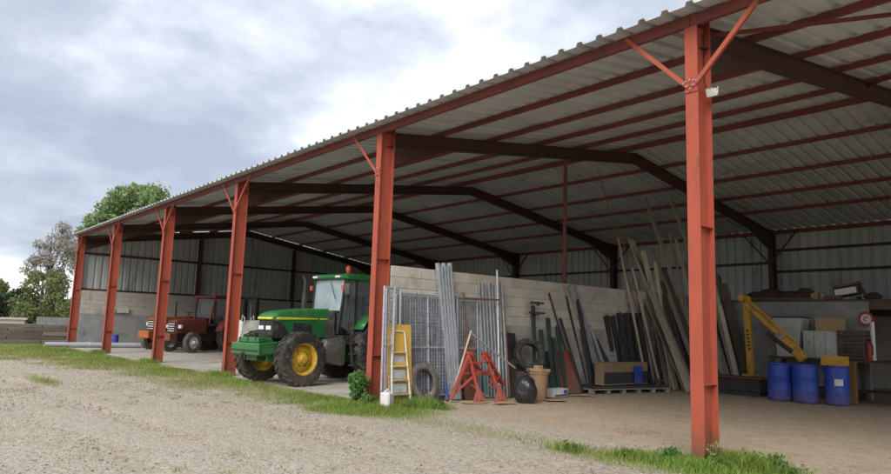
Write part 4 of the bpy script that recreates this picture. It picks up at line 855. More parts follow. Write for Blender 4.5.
# ------------------------------------------------------------------ things leaning on the partition wall
XW = -7.24       # wall face
def onwall(px, py, X=XW): return at(px, py, 0, X)
def leaner(name, label, cat, bpx, tpx, wd, th, ma, group=None, xb=None, side=None, tubular=False, xt=XW+0.02):
    """bottom on the ground under pixel bpx, top on the wall face at pixel tpx"""
    b_ = gnd(*bpx) if xb is None else Vector((xb, at(bpx[0], bpx[1], 0, xb).y, 0)); b_.z = 0.012
    t_ = onwall(tpx[0], tpx[1], xt)
    if t_.z > 2.9:                       # runs over the top edge of the wall
        wl, wh = 0.0, 20.0
        for _ in range(40):
            yy = (wl+wh)/2; Wp = Vector((XW+0.06, yy, 2.93)); d = Wp-b_; tgt = np.array(b_+d*1.0)
            # image line test: keep the point whose extension passes through tpx
            def pj(q_):
                e_ = np.array(q_)-CAM; z = e_@fw; return 445.5+F_PX*(e_@rt)/z, 237-F_PX*(e_@up)/z
            p0, p1 = pj(b_), pj(Wp); xat = p0[0]+(p1[0]-p0[0])*(tpx[1]-p0[1])/(p1[1]-p0[1])
            if xat < tpx[0]: wl = yy
            else: wh = yy
        lo, hi = 1.0, 4.0
        for _ in range(40):
            k_ = (lo+hi)/2
            if pj(b_+(Wp-b_)*k_)[1] > tpx[1]: lo = k_
            else: hi = k_
        t_ = b_+(Wp-b_)*lo
    L_ = (t_-b_).length; d = (t_-b_).normalized()
    mb = MB(); sd_ = side or Vector((0, 1, 0))
    if tubular: mb.tube([(0, 0, 0), d*L_*0.5+Vector((0.012, 0, -0.008)), d*L_], wd/2, 8)
    else: mb.beam((0, 0, 0), d*L_, wd, th, sd_)
    return tag(mb.build(name, ma, None, bevel=0.004 if not tubular else 0, smooth=tubular, loc=b_), label, cat, group)

G_PL = 'long boards leaning over the partition wall'
planks = [((690, 393), (631, 240), 0.29, 0.05, WOOD, 'broad pale plank leaning over the partition wall'),
          ((676, 390), (643, 251), 0.23, 0.04, WOOD, 'narrower pale plank right behind the broad pale one'),
          ((712, 391), (645, 197), 0.20, 0.05, WOODG, 'longest grey plank leaning high under the roof'),
          ((706, 391), (669, 232), 0.13, 0.04, WOODG, 'thin grey batten leaning beside the floodlight post'),
          ((738, 388), (671, 198), 0.23, 0.05, WOODG, 'grey plank reaching the roof behind the floodlight post'),
          ((661, 389), (632, 268), 0.09, 0.03, WOOD, 'slim pale lath leaning in front of the broad planks'),
          ((652, 388), (629, 303), 0.14, 0.03, WOODG, 'short grey board leaning low on the wall'),
          ((668, 389), (648, 282), 0.19, 0.03, WOODG, 'grey board standing between the pale planks'),
          ((744, 388), (712, 262), 0.29, 0.04, WOODG, 'wide dark grey board beside the floodlight post'),
          ((726, 389), (702, 275), 0.26, 0.04, WOODD, 'dark brown board hidden behind the floodlight post'),
          ((735, 389), (722, 300), 0.23, 0.04, WOODD, 'short dark brown board beside the floodlight post'),
          ((697, 391), (662, 282), 0.22, 0.04, WOODD, 'dark brown plank against the broad pale plank'),
          ((719, 390), (690, 255), 0.17, 0.04, WOODG, 'grey plank mostly behind the floodlight post')]
for i, (b_, t_, wd, th, ma, lab) in enumerate(planks): leaner('plank', lab, 'plank', b_, t_, wd, th, ma, G_PL)
leaner('steel_rod', 'thin rusty rod sticking up highest toward the roof', 'rod', (658, 388), (598, 170), 0.028, 0, RUST, None, tubular=True)
leaner('steel_rod', 'thin rusty rod beside the highest one, slightly shorter', 'rod', (664, 388), (612, 205), 0.028, 0, RUST, None, tubular=True)

more = [((694, 392), (640, 262), 0.26, WOODG, 'broad grey plank tucked behind the broad pale one'), ((704, 392), (652, 248), 0.24, WOODG, 'broad grey plank between the pale planks and the floodlight post'), ((710, 391), (664, 270), 0.28, WOODD, 'broadest dark brown plank in the stack'), ((687, 391), (646, 300), 0.24, WOODG, 'low broad grey plank at the foot of the stack'),
        ((724, 390), (684, 262), 0.26, WOODG, 'broad grey plank half hidden by the floodlight post'), ((742, 389), (718, 275), 0.24, WOODD, 'broad brown plank beyond the floodlight post'), ((748, 388), (728, 290), 0.2, WOODG, 'grey plank nearest the yellow boom'), ((731, 389), (708, 300), 0.26, WOODG, 'low broad grey board beyond the floodlight post'), ((715, 390), (676, 240), 0.16, WOOD, 'pale plank rising close to the floodlight post'),
        ((634, 390), (617, 330), 0.10, DARKST, 'short dark bar standing behind the dark gutters'), ((645, 389), (632, 322), 0.12, WOODD, 'brown timber offcut beside the dark gutters'), ((655, 389), (640, 300), 0.10, WOODG, 'grey lath rising out of the offcuts'),
        ((672, 389), (655, 262), 0.16, WOOD, 'pale board behind the broad plank, shorter than it'), ((684, 390), (658, 300), 0.2, WOODG, 'low wide grey board among the planks'), ((700, 391), (680, 300), 0.2, WOODD, 'dark wide board low among the planks'), ((733, 389), (700, 232), 0.13, WOODG, 'long grey batten passing behind the floodlight post'), ((648, 390), (618, 238), 0.07, WOOD, 'slender pale lath between gutters and broad planks')]
for b_, t_, wd, ma, lab in more: leaner('timber_offcut', lab, 'board', b_, t_, wd, 0.035, ma, G_PL)
for i, (b_, t_, wd, ma, lab) in enumerate((((557, 395), (545, 352), 0.22, GREENST, 'dark green plate low behind the carton'), ((583, 393), (560, 318), 0.09, DARKST, 'dark bar crossing behind the dull red sheet'), ((592, 392), (582, 330), 0.14, DARKST, 'dark steel strip behind the steel sections'), ((612, 391), (590, 325), 0.10, GALVD, 'short grey steel strip between the steel sections and the gutters'), ((622, 391), (596, 340), 0.16, DARKST, 'low dark plate beside the gutters'))):
    leaner('steel_strip', lab, 'steel strip', b_, t_, wd, 0.03, ma, 'steel strips leaning low on the wall')
for i, (b_, t_, wd, ma, lab) in enumerate((((-5.95, 12.75, 0.01), (-7.0, 12.55, 4.7), 0.26, WOODG, 'tallest grey board in the corner beyond the floodlight post'), ((-5.70, 12.70, 0.01), (-6.75, 12.60, 4.1), 0.28, WOODD, 'brown corner board next to the tallest grey one'), ((-5.55, 12.45, 0.01), (-6.5, 12.50, 3.7), 0.24, WOODG, 'medium grey board in the corner beyond the floodlight post'), ((-5.35, 12.70, 0.01), (-6.2, 12.80, 3.3), 0.26, WOODD, 'short brown board in the corner before the grey wall'), ((-5.80, 12.30, 0.01), (-6.7, 12.30, 3.0), 0.30, WOODG, 'broad low grey board in the corner by the mower deck'), ((-5.45, 12.25, 0.01), (-6.1, 12.40, 2.6), 0.14, WOOD, 'narrow pale board in the corner by the mower deck'))):
    d = Vector(t_)-Vector(b_); tag(MB().beam((0, 0, 0), d, wd, 0.04, (0.7, 0.7, 0)).build('corner_board', ma, None, bevel=0.004, loc=b_), lab, 'board', 'boards standing in the dark corner')
# dark gutters
for i in range(6):
    leaner('dark_gutter', ['dark steel gutter at the pale end of the row on the wall', 'second dark steel gutter in the row on the wall', 'third dark steel gutter in the row on the wall', 'fourth dark steel gutter in the row on the wall', 'fifth dark steel gutter in the row on the wall', 'last dark steel gutter in the row beside the planks'][i], 'gutter',
           (617+i*7, 389), (606+i*6.4, 316 - (3 if i > 1 else 0)), 0.20, 0.07, DARKST, 'dark gutters leaning on the wall')
# black steel frame (tall) leaning with long rods
for i, (b_, t_, wd, ma, lab) in enumerate((((600, 390), (569, 286), 0.13, GALVD, 'long grey steel section leaning close to the prop post'), ((606, 390), (575, 286), 0.09, GALVD, 'slim grey steel section next to the long one'), ((596, 391), (577, 300), 0.13, DARKST, 'dark steel bar leaning among the grey sections'), ((588, 391), (566, 296), 0.05, DARKST, 'thin dark bar close to the prop post'))):
    leaner('steel_section', lab, 'steel bar', b_, t_, wd, 0.05, ma, 'steel sections by the prop post')
leaner('hay_rake_shaft', 'dark wooden pole leaning between tyre and prop post', 'pole', (577, 392), (549, 293), 0.045, 0, DARKST, None, tubular=True)
leaner('timber_post', 'thin grey timber standing against the prop post', 'post', (572, 391), (565, 286), 0.07, 0.05, WOOD, None)
# red sheet
b_ = gnd(574, 394); t_ = onwall(571, 357)
tag(MB().add([(0, -0.36, 0), (0, 0.40, 0), (-0.25, 0.28, 1.12), (-0.25, -0.44, 1.05), (0.025, -0.36, 0), (0.025, 0.40, 0), (-0.225, 0.28, 1.12), (-0.225, -0.44, 1.05)], [(0, 1, 2, 3), (7, 6, 5, 4), (0, 4, 5, 1), (1, 5, 6, 2), (2, 6, 7, 3), (3, 7, 4, 0)]).build('red_sheet', OLDRED, None, loc=(b_.x-0.1, b_.y, 0.005)), 'dull red metal sheet leaning beside the steel sections', 'sheet')
# pallet, steel frame on it and cardboard box
pa = gnd(590, 394); pb = gnd(668, 392)
pal = thing('timber_pallet', 'low timber pallet under the open cardboard box', 'pallet', ((pa.x+pb.x)/2, (pa.y+pb.y)/2, 0), math.atan2(pb.y-pa.y, pb.x-pa.x)); pl = (pb-pa).length
for i in range(5): MB().bx((-pl/2, -0.1+i*0.17, 0.10), (pl/2, 0.04+i*0.17, 0.125)).build('deck_board', WOODG, pal)
for i in range(6):
    for y in (0.0, 0.6): MB().bx((-pl/2+i*(pl-0.12)/5, y-0.06, 0.0), (-pl/2+i*(pl-0.12)/5+0.12, y+0.06, 0.098)).build('foot_block', WOODG, pal)
fr = thing('tube_grid', 'flat dark steel tube frame lying on the timber pallet', 'frame', (pal.location.x, pal.location.y, 0.127), pal.rotation_euler.z)
for y in (-0.06, 0.55): MB().bx((-pl/2+0.05, y-0.03, 0), (pl/2-0.05, y+0.03, 0.07)).build('long_tube', DARKST, fr)
for x_ in (-pl/2+0.10, pl/2-0.10): MB().bx((x_-0.03, -0.028, 0), (x_+0.03, 0.518, 0.07)).build('short_tube', DARKST, fr)
c_ = (onwall(597, 376, -6.95)+onwall(640, 376, -6.95))/2; bl = abs(onwall(640, 376, -6.95).y-onwall(597, 376, -6.95).y)
cbx = thing('cardboard_box', 'long open cardboard box in front of the dark gutters', 'box', (-6.86, c_.y, 0.20))
hh = 0.60
for a, b2 in (((-.16, -bl/2, 0.0), (.16, bl/2, 0.02)),): MB().bx(a, b2).build('bottom', CARD, cbx)
MB().bx((-.16, -bl/2, 0.021), (-.145, bl/2, hh)).build('side', CARDD, cbx); MB().bx((.145, -bl/2, 0.34), (.16, bl/2, hh)).build('side', CARDD, cbx)
MB().bx((.145, -bl/2, 0.021), (.16, bl/2, 0.338)).build('dark_panel', DARKST, cbx)
for s in (-1, 1): MB().bx((-.144, s*(bl/2-0.008)-0.008, 0.021), (.144, s*(bl/2-0.008)+0.008, hh)).build('end', CARDD, cbx)
bc = onwall(637, 372, -6.68); tag(MB().bx((0, -.16, 0), (.05, .16, .5)).build('blue_board', BLUE, None, bevel=0.004, loc=(-6.66, bc.y, 0.20)), 'small blue panel standing at the end of the cardboard box', 'panel')
sc_ = gnd(660, 391); sb = thing('spool', 'small dark wire spool beside the pallet end', 'spool', (sc_.x, sc_.y-0.1, 0))
MB().lathe([(0.04, 0.03), (0.10, 0.03), (0.10, 0.30), (0.04, 0.30)], 16, close=True).build('core', DARKST, sb); 
for z in (0.0, 0.302): MB().lathe([(0.03, z), (0.17, z), (0.17, z+0.025), (0.03, z+0.025)], 18, close=True).build('flange', BLACKP, sb)

# mesh gates near the post
def mesh_gate(name, label, y0, y1, z1, tilt, xoff, ma, cell=0.10, group=None, verticals=1):
    o = thing(name, label, 'gate', (XW+xoff, y0, 0.01), 0, group); L_ = y1-y0
    def T(y, z, dx=0.0): return Vector((dx - z*tilt, y, z))
    for a, b2 in ((T(0, 0), T(0, z1)), (T(L_, 0), T(L_, z1))): MB().tube([a, b2], 0.024, 8).build('upright', ma, o, smooth=True)
    for z in (0.12, z1*0.5, z1-0.02): MB().tube([T(0.02, z), T(L_-0.02, z)], 0.02, 8).build('rail', ma, o, smooth=True)
    for k in range(verticals): MB().tube([T(L_*(k+1)/(verticals+1), 0.12), T(L_*(k+1)/(verticals+1), z1-0.02)], 0.02, 8).build('brace', ma, o, smooth=True)
    mb = MB(); y = cell
    while y < L_-0.03: mb.tube([T(y, 0.12, 0.004), T(y, z1-0.02, 0.004)], 0.0055, 4, False); y += cell
    z = 0.2
    while z < z1-0.05: mb.tube([T(0.02, z, -0.004), T(L_-0.02, z, -0.004)], 0.0055, 4, False); z += cell
    w_ = mb.build('wire_mesh', GALVD, o); w_['kind'] = 'stuff'; return o
yR = onwall(478, 350).y
mesh_gate('mesh_gate', 'wide galvanised mesh gate flat against the partition wall', 0.45, 3.0, 2.32, 0.05, 0.14, GALVD, 0.06)
mesh_gate('mesh_gate', 'fine wire mesh panel sandwiched between the galvanised gates', 0.62, 2.9, 2.25, 0.06, 0.18, GALVD, 0.05, verticals=2)
mesh_gate('mesh_gate', 'second galvanised mesh gate standing in front of the wide one', 0.50, 2.25, 2.28, 0.07, 0.22, GALVD, 0.075)
mesh_gate('mesh_gate', 'bright narrow galvanised gate next to the red post', 0.10, 0.46, 2.38, 0.04, 0.36, GALV, 0.09, verticals=0)
mesh_gate('mesh_gate', 'tall narrow galvanised panel closest to the red post', -0.06, 0.20, 2.40, 0.02, 0.46, GALV, 0.11, verticals=0)
# yellow board, stepladder, jug, tyre
b0, b1 = onwall(389, 330, -6.86), onwall(412, 330, -6.86)
yb4 = thing('yellow_board', 'yellow plywood board leaning behind the white stepladder', 'board', (-6.78, b0.y, 0.03))
MB().add([(0, 0, 0), (0, b1.y-b0.y, 0), (-0.14, b1.y-b0.y, 1.60), (-0.14, 0, 1.60), (.018, 0, 0), (.018, b1.y-b0.y, 0), (-0.122, b1.y-b0.y, 1.60), (-0.122, 0, 1.60)], [(0, 1, 2, 3), (7, 6, 5, 4), (0, 4, 5, 1), (1, 5, 6, 2), (2, 6, 7, 3), (3, 7, 4, 0)]).build('panel', YBOARD, yb4)
MB().bx((0.02, 0.02, 0.02), (0.05, b1.y-b0.y-0.02, 0.08)).build('batten', YBOARD, yb4)
lb = gnd(402, 403); ld = thing('step_ladder', 'old white stepladder with worn treads leaning on the yellow board', 'ladder', (-6.66, onwall(402, 390, -6.66).y, 0))
for s in (-1, 1): MB().tube([(0, s*0.24, 0.012), (-0.20, s*0.17, 1.42), (-0.21, s*0.13, 1.49), (-0.212, 0, 1.50)], 0.018, 8).build('rail', WHITE, ld, smooth=True)
for i, z in enumerate((0.22, 0.50, 0.78, 1.06)): MB().box((-0.02-0.142*z, 0, z), (0.11, 0.42-0.10*z, 0.03)).build('tread', WOOD, ld, bevel=0.004)
for i, z in enumerate((0.22, 0.50, 0.78)): MB().box((-0.07-0.142*z, 0, z+0.12), (0.012, 0.40-0.10*z, 0.18)).build('riser', MIXW, ld)
jp = gnd(386.5, 404); jg = thing('plastic_jug', 'white plastic jerrycan by the foot of the stepladder', 'jerrycan', (-6.52, at(387, 398, 0, -6.52).y, 0), R(30))
MB().bx((-0.10, -0.13, 0), (0.10, 0.13, 0.30)).build('can_body', WHITE, jg, bevel=0.03); MB().lathe([(0.03, .30), (0.03, .34), (0, .345)], 10, 'z', (0, -0.08, 0)).build('cap', WHITE, jg)
MB().tube([(0, -.02, .29), (0, 0, .35), (0, .08, .35), (0, .10, .29)], 0.014, 8).build('handle', WHITE, jg)
def tyre(name, label, loc, rad, wd, rot, ma, group=None):
    o = thing(name, label, 'tyre', loc, 0, group); o.rotation_euler = rot; r2 = rad*0.60
    pr = [(r2, -wd*.34), (r2+.03, -wd*.46), (rad*.84, -wd*.5), (rad*.95, -wd*.42), (rad*.975, -wd*.1), (rad*.975, wd*.1), (rad*.95, wd*.42), (rad*.84, wd*.5), (r2+.03, wd*.46), (r2, wd*.34), (r2+.03, wd*.30), (rad*.88, wd*.38), (rad*.90, 0), (rad*.88, -wd*.38), (r2+.03, -wd*.30)]
    MB().lathe(pr, 36, 'x', close=True).build('carcass', ma, o, smooth=True)
    tb = MB()
    for i in range(30):
        a = 2*math.pi*i/30
        for s in (-1, 1):
            m_ = Matrix.Rotation(a+s*0.05, 3, 'X'); tb.add([m_ @ Vector((s*x_, y_, z_)) for x_, y_, z_ in ((wd*.06, -.03, rad*.97), (wd*.06, .03, rad*.97), (wd*.40, .03, rad*.955), (wd*.40, -.03, rad*.955), (wd*.06, -.026, rad*1.0), (wd*.06, .026, rad*1.0), (wd*.40, .026, rad*.985), (wd*.40, -.026, rad*.985))], [(4, 5, 6, 7), (0, 1, 5, 4), (1, 2, 6, 5), (2, 3, 7, 6), (3, 0, 4, 7)])
    tb.build('tread', ma, o); return o
tp = gnd(424, 402)
tyre('old_tyre', 'bare dusty tyre leaning on the mesh gate beside the stepladder', (tp.x+0.05, tp.y-0.12, 0.42), 0.43, 0.27, (0, R(-12), R(6)), DRYRUB)
# galvanised channels
for i in range(5):
    leaner('galvanised_channel', ['tall bright galvanised channel at the post end of its bundle', 'second tall galvanised channel of the bundle over the mesh gate', 'middle galvanised channel of the bundle over the mesh gate', 'fourth galvanised channel of the bundle, slightly shorter', 'last galvanised channel of the bundle by the rusty bars'][i], 'channel',
           (449+i*2.6, 400), (437.5+i*3.0, 263+(i % 2)*2.5), 0.06, 0.10, GALV, 'tall galvanised channels', side=Vector((0, 1, 0)))
for i in range(8):
    leaner('galvanised_bar', ['ribbed galvanised bar first in the row behind the teal tube', 'ribbed galvanised bar second in the row behind the teal tube', 'third ribbed galvanised bar behind the red frame', 'fourth ribbed galvanised bar behind the red frame', 'fifth ribbed galvanised bar behind the red frame', 'sixth ribbed galvanised bar behind the red frame', 'seventh ribbed galvanised bar beside the white pole', 'last ribbed galvanised bar of the row past the white pole'][i], 'bar',
           (485+i*3.2, 398), (478.5+i*3.3, 281+(i % 3)*2), 0.035, 0.05, GALV if i % 2 else GALVD, 'ribbed galvanised bars')
leaner('white_pole', 'white plastic pole rising above the galvanised bars', 'pole', (499, 398), (497, 270), 0.045, 0, WHITE, None, tubular=True)
leaner('teal_tube', 'teal plastic tube standing behind the red frame', 'tube', (486, 398), (482, 332), 0.10, 0, TEAL, None, tubular=True)
leaner('rusty_bar', 'rusty upright bar behind the red frame peak', 'bar', (470, 400), (463.5, 293), 0.035, 0, RUST, None, tubular=True)
leaner('rusty_bar', 'rusty bar between white pole and black panel', 'bar', (510, 398), (502, 285), 0.04, 0, RUST, None, tubular=True)
hb0 = onwall(463, 298, -7.02); hb1 = onwall(499, 300, -7.02)
tag(MB().tube([(0, 0, 0), hb1-hb0], 0.022, 8).build('cross_bar', RUST, None, loc=hb0), 'rusty horizontal bar tied across the galvanised bars', 'bar')
leaner('rusty_sheet', 'rusty steel plate behind the red frame', 'plate', (472, 400), (468, 332), 0.42, 0.012, RUST)
leaner('blue_tube', 'short blue tube between tyre and red frame', 'tube', (447, 401), (443, 370), 0.07, 0, BLUE, None, tubular=True)
leaner('black_panel', 'black rubber panel leaning between rusty bar and stacked tyre', 'panel', (514, 397), (509, 333), 0.40, 0.04, BLACKP)
for i, (b_, t_) in enumerate((((536, 396), (533, 306)), ((546, 396), (541, 330)), ((553, 395), (548, 318)), ((560, 395), (553, 338)), ((566, 394), (557, 326)))):
    leaner('green_steel_bar', ['tall dark green bar with T heads above the tyre', 'short dark green bar next to the T headed one', 'dark green bar in the middle of the green group', 'shortest dark green bar of the green group', 'dark green bar closest to the prop post'][i], 'bar', b_, t_, 0.10, 0.06, GREENST, 'dark green bars on the wall')
for k, (py, hw) in enumerate(((303, 0.24), (313, 0.28))):
    c_ = onwall(537, py, -7.10); tag(MB().box((0, 0, 0), (0.06, 2*hw, 0.05)).box((0.035, 0, -0.02), (0.03, 0.10, 0.10)).build('tee_head', DARKST, None, bevel=0.006, loc=c_), ['upper dark steel T bar fixed on the block wall', 'lower dark steel T bar fixed on the block wall'][k], 'bar')
# tyre on crates
c_ = gnd(528, 397); sx = Vector((-6.85, onwall(530, 380, -6.85).y, 0))
cr2 = thing('timber_crate', 'dark timber crate holding up a black tyre by the wall', 'crate', sx)
for z in (0.06, 0.28, 0.50):
    for s in (-1, 1): MB().bx((s*0.26-0.012, -0.30, z-0.05), (s*0.26+0.012, 0.30, z+0.07)).build('slat', WOODD, cr2); MB().bx((-0.246, s*0.29-0.012, z-0.05), (0.246, s*0.29+0.012, z+0.07)).build('slat', WOODD, cr2)
MB().bx((-0.28, -0.32, 0.575), (0.28, 0.32, 0.60)).build('lid', WOODD, cr2)
tyre('stacked_tyre', 'black tyre leaning on the wall on top of the dark crate', (sx.x-0.05, sx.y, 1.01), 0.41, 0.22, (0, R(-14), R(-20)), RUBBER)
# brown bin, bin bag, carton
bp2 = gnd(535.5, 400); bn = thing('brown_bin', 'tapered brown plastic bin behind the black bin bag', 'bin', (bp2.x, bp2.y+0.1, 0))
MB().lathe([(0, 0.0), (0.17, 0.0), (0.225, 0.60), (0.245, 0.60), (0.245, 0.64), (0.215, 0.64), (0.165, 0.02), (0, 0.02)], 20).build('bucket', BROWNB, bn, smooth=True)
MB().box((0, 0.02, 0.68), (0.40, 0.34, 0.07)).box((0.03, -0.05, 0.75), (0.16, 0.16, 0.08)).build('lid_board', CARD, bn, bevel=0.006)
bg_ = gnd(520.5, 403); bgo = thing('bin_bag', 'knotted black plastic bin bag on the dirt floor', 'bag', (bg_.x, bg_.y+0.15, 0))
lumpy(MB(), 0.27, 0.25, 0.36, (0, 0, 0), 77, 0.07, 26, 16, 0.3).build('sack', POLY, bgo, smooth=True)
MB().tube([(0, 0, 0.58), (0.01, 0.01, 0.66), (0.05, 0.0, 0.72)], [0.06, 0.025, 0.07], 9, False).build('knot', POLY, bgo, smooth=True)
ct = gnd(558, 397); cto = thing('paper_carton', 'white and blue printed carton lying on the floor', 'carton', (ct.x-0.05, ct.y, 0), R(96))
MB().bx((-0.30, -0.14, 0), (0.30, 0.14, 0.20)).build('box', WHITE, cto, bevel=0.006); MB().bx((-0.28, -0.146, 0.02), (0.28, -0.142, 0.07)).build('print_band', BLUE, cto); MB().bx((0.10, -0.146, 0.08), (0.27, -0.142, 0.17)).build('print_band', BLUE, cto)
for i, (px, py, s, lab) in enumerate(((474, 403, 0.55, 'flat piece of cardboard under the red frame'), (505, 404, 0.5, 'flat cardboard sheet beside the bin bag'), (556, 401, 0.45, 'small flat cardboard sheet in front of the carton'), (583, 396, 0.5, 'flat cardboard scrap before the red sheet'))):
    c_ = gnd(px, py); v = [(s*a*random.uniform(.8, 1.1), s*0.5*b2*random.uniform(.8, 1.1), 0.012+random.uniform(0, .03)) for a, b2 in ((-.6, -.5), (.1, -.62), (.6, -.5), (.65, .5), (0, .6), (-.6, .5))]
    tag(MB().add(v+[(p[0], p[1], p[2]-0.008) for p in v], [tuple(range(6)), tuple(range(11, 5, -1))]+[(j, (j+1) % 6, 6+(j+1) % 6, 6+j) for j in range(6)]).build('cardboard_sheet', CARD, None, loc=(c_.x, c_.y, 0.0)), lab, 'cardboard').rotation_euler.z = random.uniform(0.6, 1.6)

# red implement frame: two A shaped legs with braces
ra = gnd(449, 402); rb = gnd(500, 400)
ax_ = (rb-ra); L_ = ax_.length
rf_ = thing('implement_stand', 'bright red welded A-frame implement stand in front of the galvanised bars', 'frame', ra, math.atan2(ax_.y, ax_.x)); rf_.location.z = 0; rf_.scale = (1, 1, 0.9)
Q = lambda u_, z, d=0.0: Vector((u_*L_, -d, z))
def rbeam(a, b2, wd=0.09, nm='leg'): return MB().beam(a, b2, wd, wd*0.8, (0, 1, 0)).build(nm, BRIGHTRED, rf_, bevel=0.008)
for a, b2, wd, nm in ((Q(-0.02, 0.05, .10), Q(0.37, 1.16), .085, 'leg'), (Q(0.40, 0.05, .38), Q(0.35, 1.14), .07, 'leg'), (Q(0.82, 0.05, .38), Q(0.66, 1.18), .07, 'leg'), (Q(1.12, 0.36, -.08), Q(0.68, 1.18), .085, 'leg'),
        (Q(1.16, 0.34, -.10), Q(0.50, 0.86, -.08), .06, 'brace'), (Q(0.37, 1.14), Q(0.54, 0.84), .06, 'brace'), (Q(0.54, 0.84), Q(0.68, 1.18), .06, 'brace'), (Q(0.05, 0.20, .08), Q(0.48, 0.70, .12), .06, 'brace'),
        (Q(0.18, 0.66, .05), Q(0.86, 0.76, .05), .045, 'crossbar'), (Q(0.20, 0.62, -.12), Q(0.60, 0.12, .28), .045, 'brace'), (Q(0.46, 0.70, .18), Q(0.98, 0.55, .02), .045, 'brace'), (Q(0.28, 0.92, .10), Q(0.76, 0.98, .12), .04, 'crossbar'), (Q(0.60, 0.40, .30), Q(1.02, 0.60, -.04), .045, 'brace')):
    rbeam(a, b2, wd, nm)
for u_ in (0.37, 0.68): MB().tube([Q(u_-0.0, 1.16, .08), Q(u_, 1.16, -.08)], 0.055, 14).build('pivot', BRIGHTRED, rf_, smooth=True)
for u_, d in ((0.40, .38), (0.82, .38)):
    MB().add([Q(u_-0.12, 0.0, d+.03), Q(u_+0.12, 0.0, d+.03), Q(u_, 0.40, d-.08), Q(u_-0.12, 0.0, d-.05), Q(u_+0.12, 0.0, d-.05), Q(u_, 0.40, d-.12)], [(0, 1, 2), (5, 4, 3), (0, 3, 4, 1), (1, 4, 5, 2), (2, 5, 3, 0)]).build('foot_plate', BRIGHTRED, rf_)
# sticks leaning on the red frame
def stick(label, p0, p1, rad, ma):
    p0, p1 = Vector(p0), Vector(p1); return tag(MB().tube([(0, 0, 0), (p1-p0)*0.5+Vector((0, 0, -.012)), p1-p0], rad, 8).build('wooden_stick', ma, None, smooth=True, loc=p0), label, 'stick')
s0 = gnd(449, 402); s1 = at(471, 331, 0, s0.x-0.25)
stick('pale wooden stick leaning up past the red frame', (s0.x+0.1, s0.y-0.05, 0.02), s1, 0.022, WOOD)
s2 = at(471, 333, 0, -6.75); s3 = at(515, 368, 0, -6.30)
stick('grey pole slanting down from the red frame toward the bin bag', s3, s2, 0.022, WOODG)

# ------------------------------------------------------------------ left end: pipes, tools on the gable wall, electrics
pA, pB = gnd(44, 347.5), gnd(150, 348)
pi_ = thing('plastic_pipe', 'long pale grey pipe lying on the ground along the gable', 'pipe', (pA.x, pA.y, 0.14), math.atan2(pB.y-pA.y, pB.x-pA.x)); pl = (pB-pA).length
MB().lathe([(0.115, 0), (0.13, 0.0), (0.13, pl), (0.115, pl)], 18, 'x', close=True).build('tube', PVC, pi_, smooth=True)
MB().lathe([(0.132, 1.9), (0.148, 1.9), (0.148, 2.15), (0.132, 2.15)], 18, 'x', close=True).build('socket', PVC, pi_, smooth=True)
ex_ = thing('fuse_box', 'pale electrical box mounted on the gable block wall', 'box', (-35.36, 2.0, 2.02))
MB().bx((0, -0.16, -.13), (.12, .16, .13)).build('casing', WHITE, ex_, bevel=0.01); MB().bx((0.0, 0.22, -.16), (.10, .85, .10)).build('casing', MIXW, ex_, bevel=0.01); MB().bx((.121, -.12, -.09), (.128, .12, .09)).build('door', MIXW, ex_)
tag(MB().tube([(0, 0, 0), (-.18, 0.05, 1.75)], 0.02, 8).box((0.0, 0, 0.10), (0.03, 0.24, 0.28)).build('shovel', DARKST, None, loc=(-35.05, 1.75, 0.01)), 'dark shovel leaning on the gable wall by the fuse box', 'shovel')
yo = thing('yellow_can', 'small yellow can on the floor by the gable wall', 'can', (-34.5, 3.6, 0)); MB().lathe([(0, 0), (.14, 0), (.15, .03), (.15, .34), (.06, .42), (.06, .46), (0, .46)], 14).build('can_body', AYEL, yo, smooth=True); MB().tube([(-.05, 0, .44), (-.05, 0, .52), (.08, 0, .52), (.12, 0, .40)], .015, 6).build('handle', DARKST, yo)

# ------------------------------------------------------------------ background at the left: sleeper wall, coping, trees
sw = thing('sleeper_wall', 'low retaining wall of brown stacked timber sleepers beside the barn', 'wall', (-39.6, 0.9, 0), math.atan2(1.0, -0.06)-math.pi/2+R(0))
for r_ in range(5):
    for k in range(5):
        y0 = -13+k*2.9+(1.2 if r_ % 2 else 0)
        MB().bx((-0.12+random.uniform(-.02, .02), y0, r_*0.22), (0.12+random.uniform(-.02, .02), y0+2.87, r_*0.22+0.21)).build('sleeper', SLEEP, sw, bevel=0.02)
cw = tag(MB().bx((-0.3, -9, 0), (0.3, 0.8, 1.28)).bx((-0.4, -9.1, 1.282), (0.4, 0.9, 1.40)).build('low_wall', BEIGEW, None, loc=(-44.5, -1.5, 0)), 'low pale rendered wall with coping behind the sleeper wall', 'wall')
gw = tag(joined_blocks(lambda a, d: (d, a), 7.0, 1.5).build('low_block_wall', BLOCKD, None, loc=(-42.2, -0.4, 0)), 'low grey block wall between the sleeper wall and the barn', 'wall')

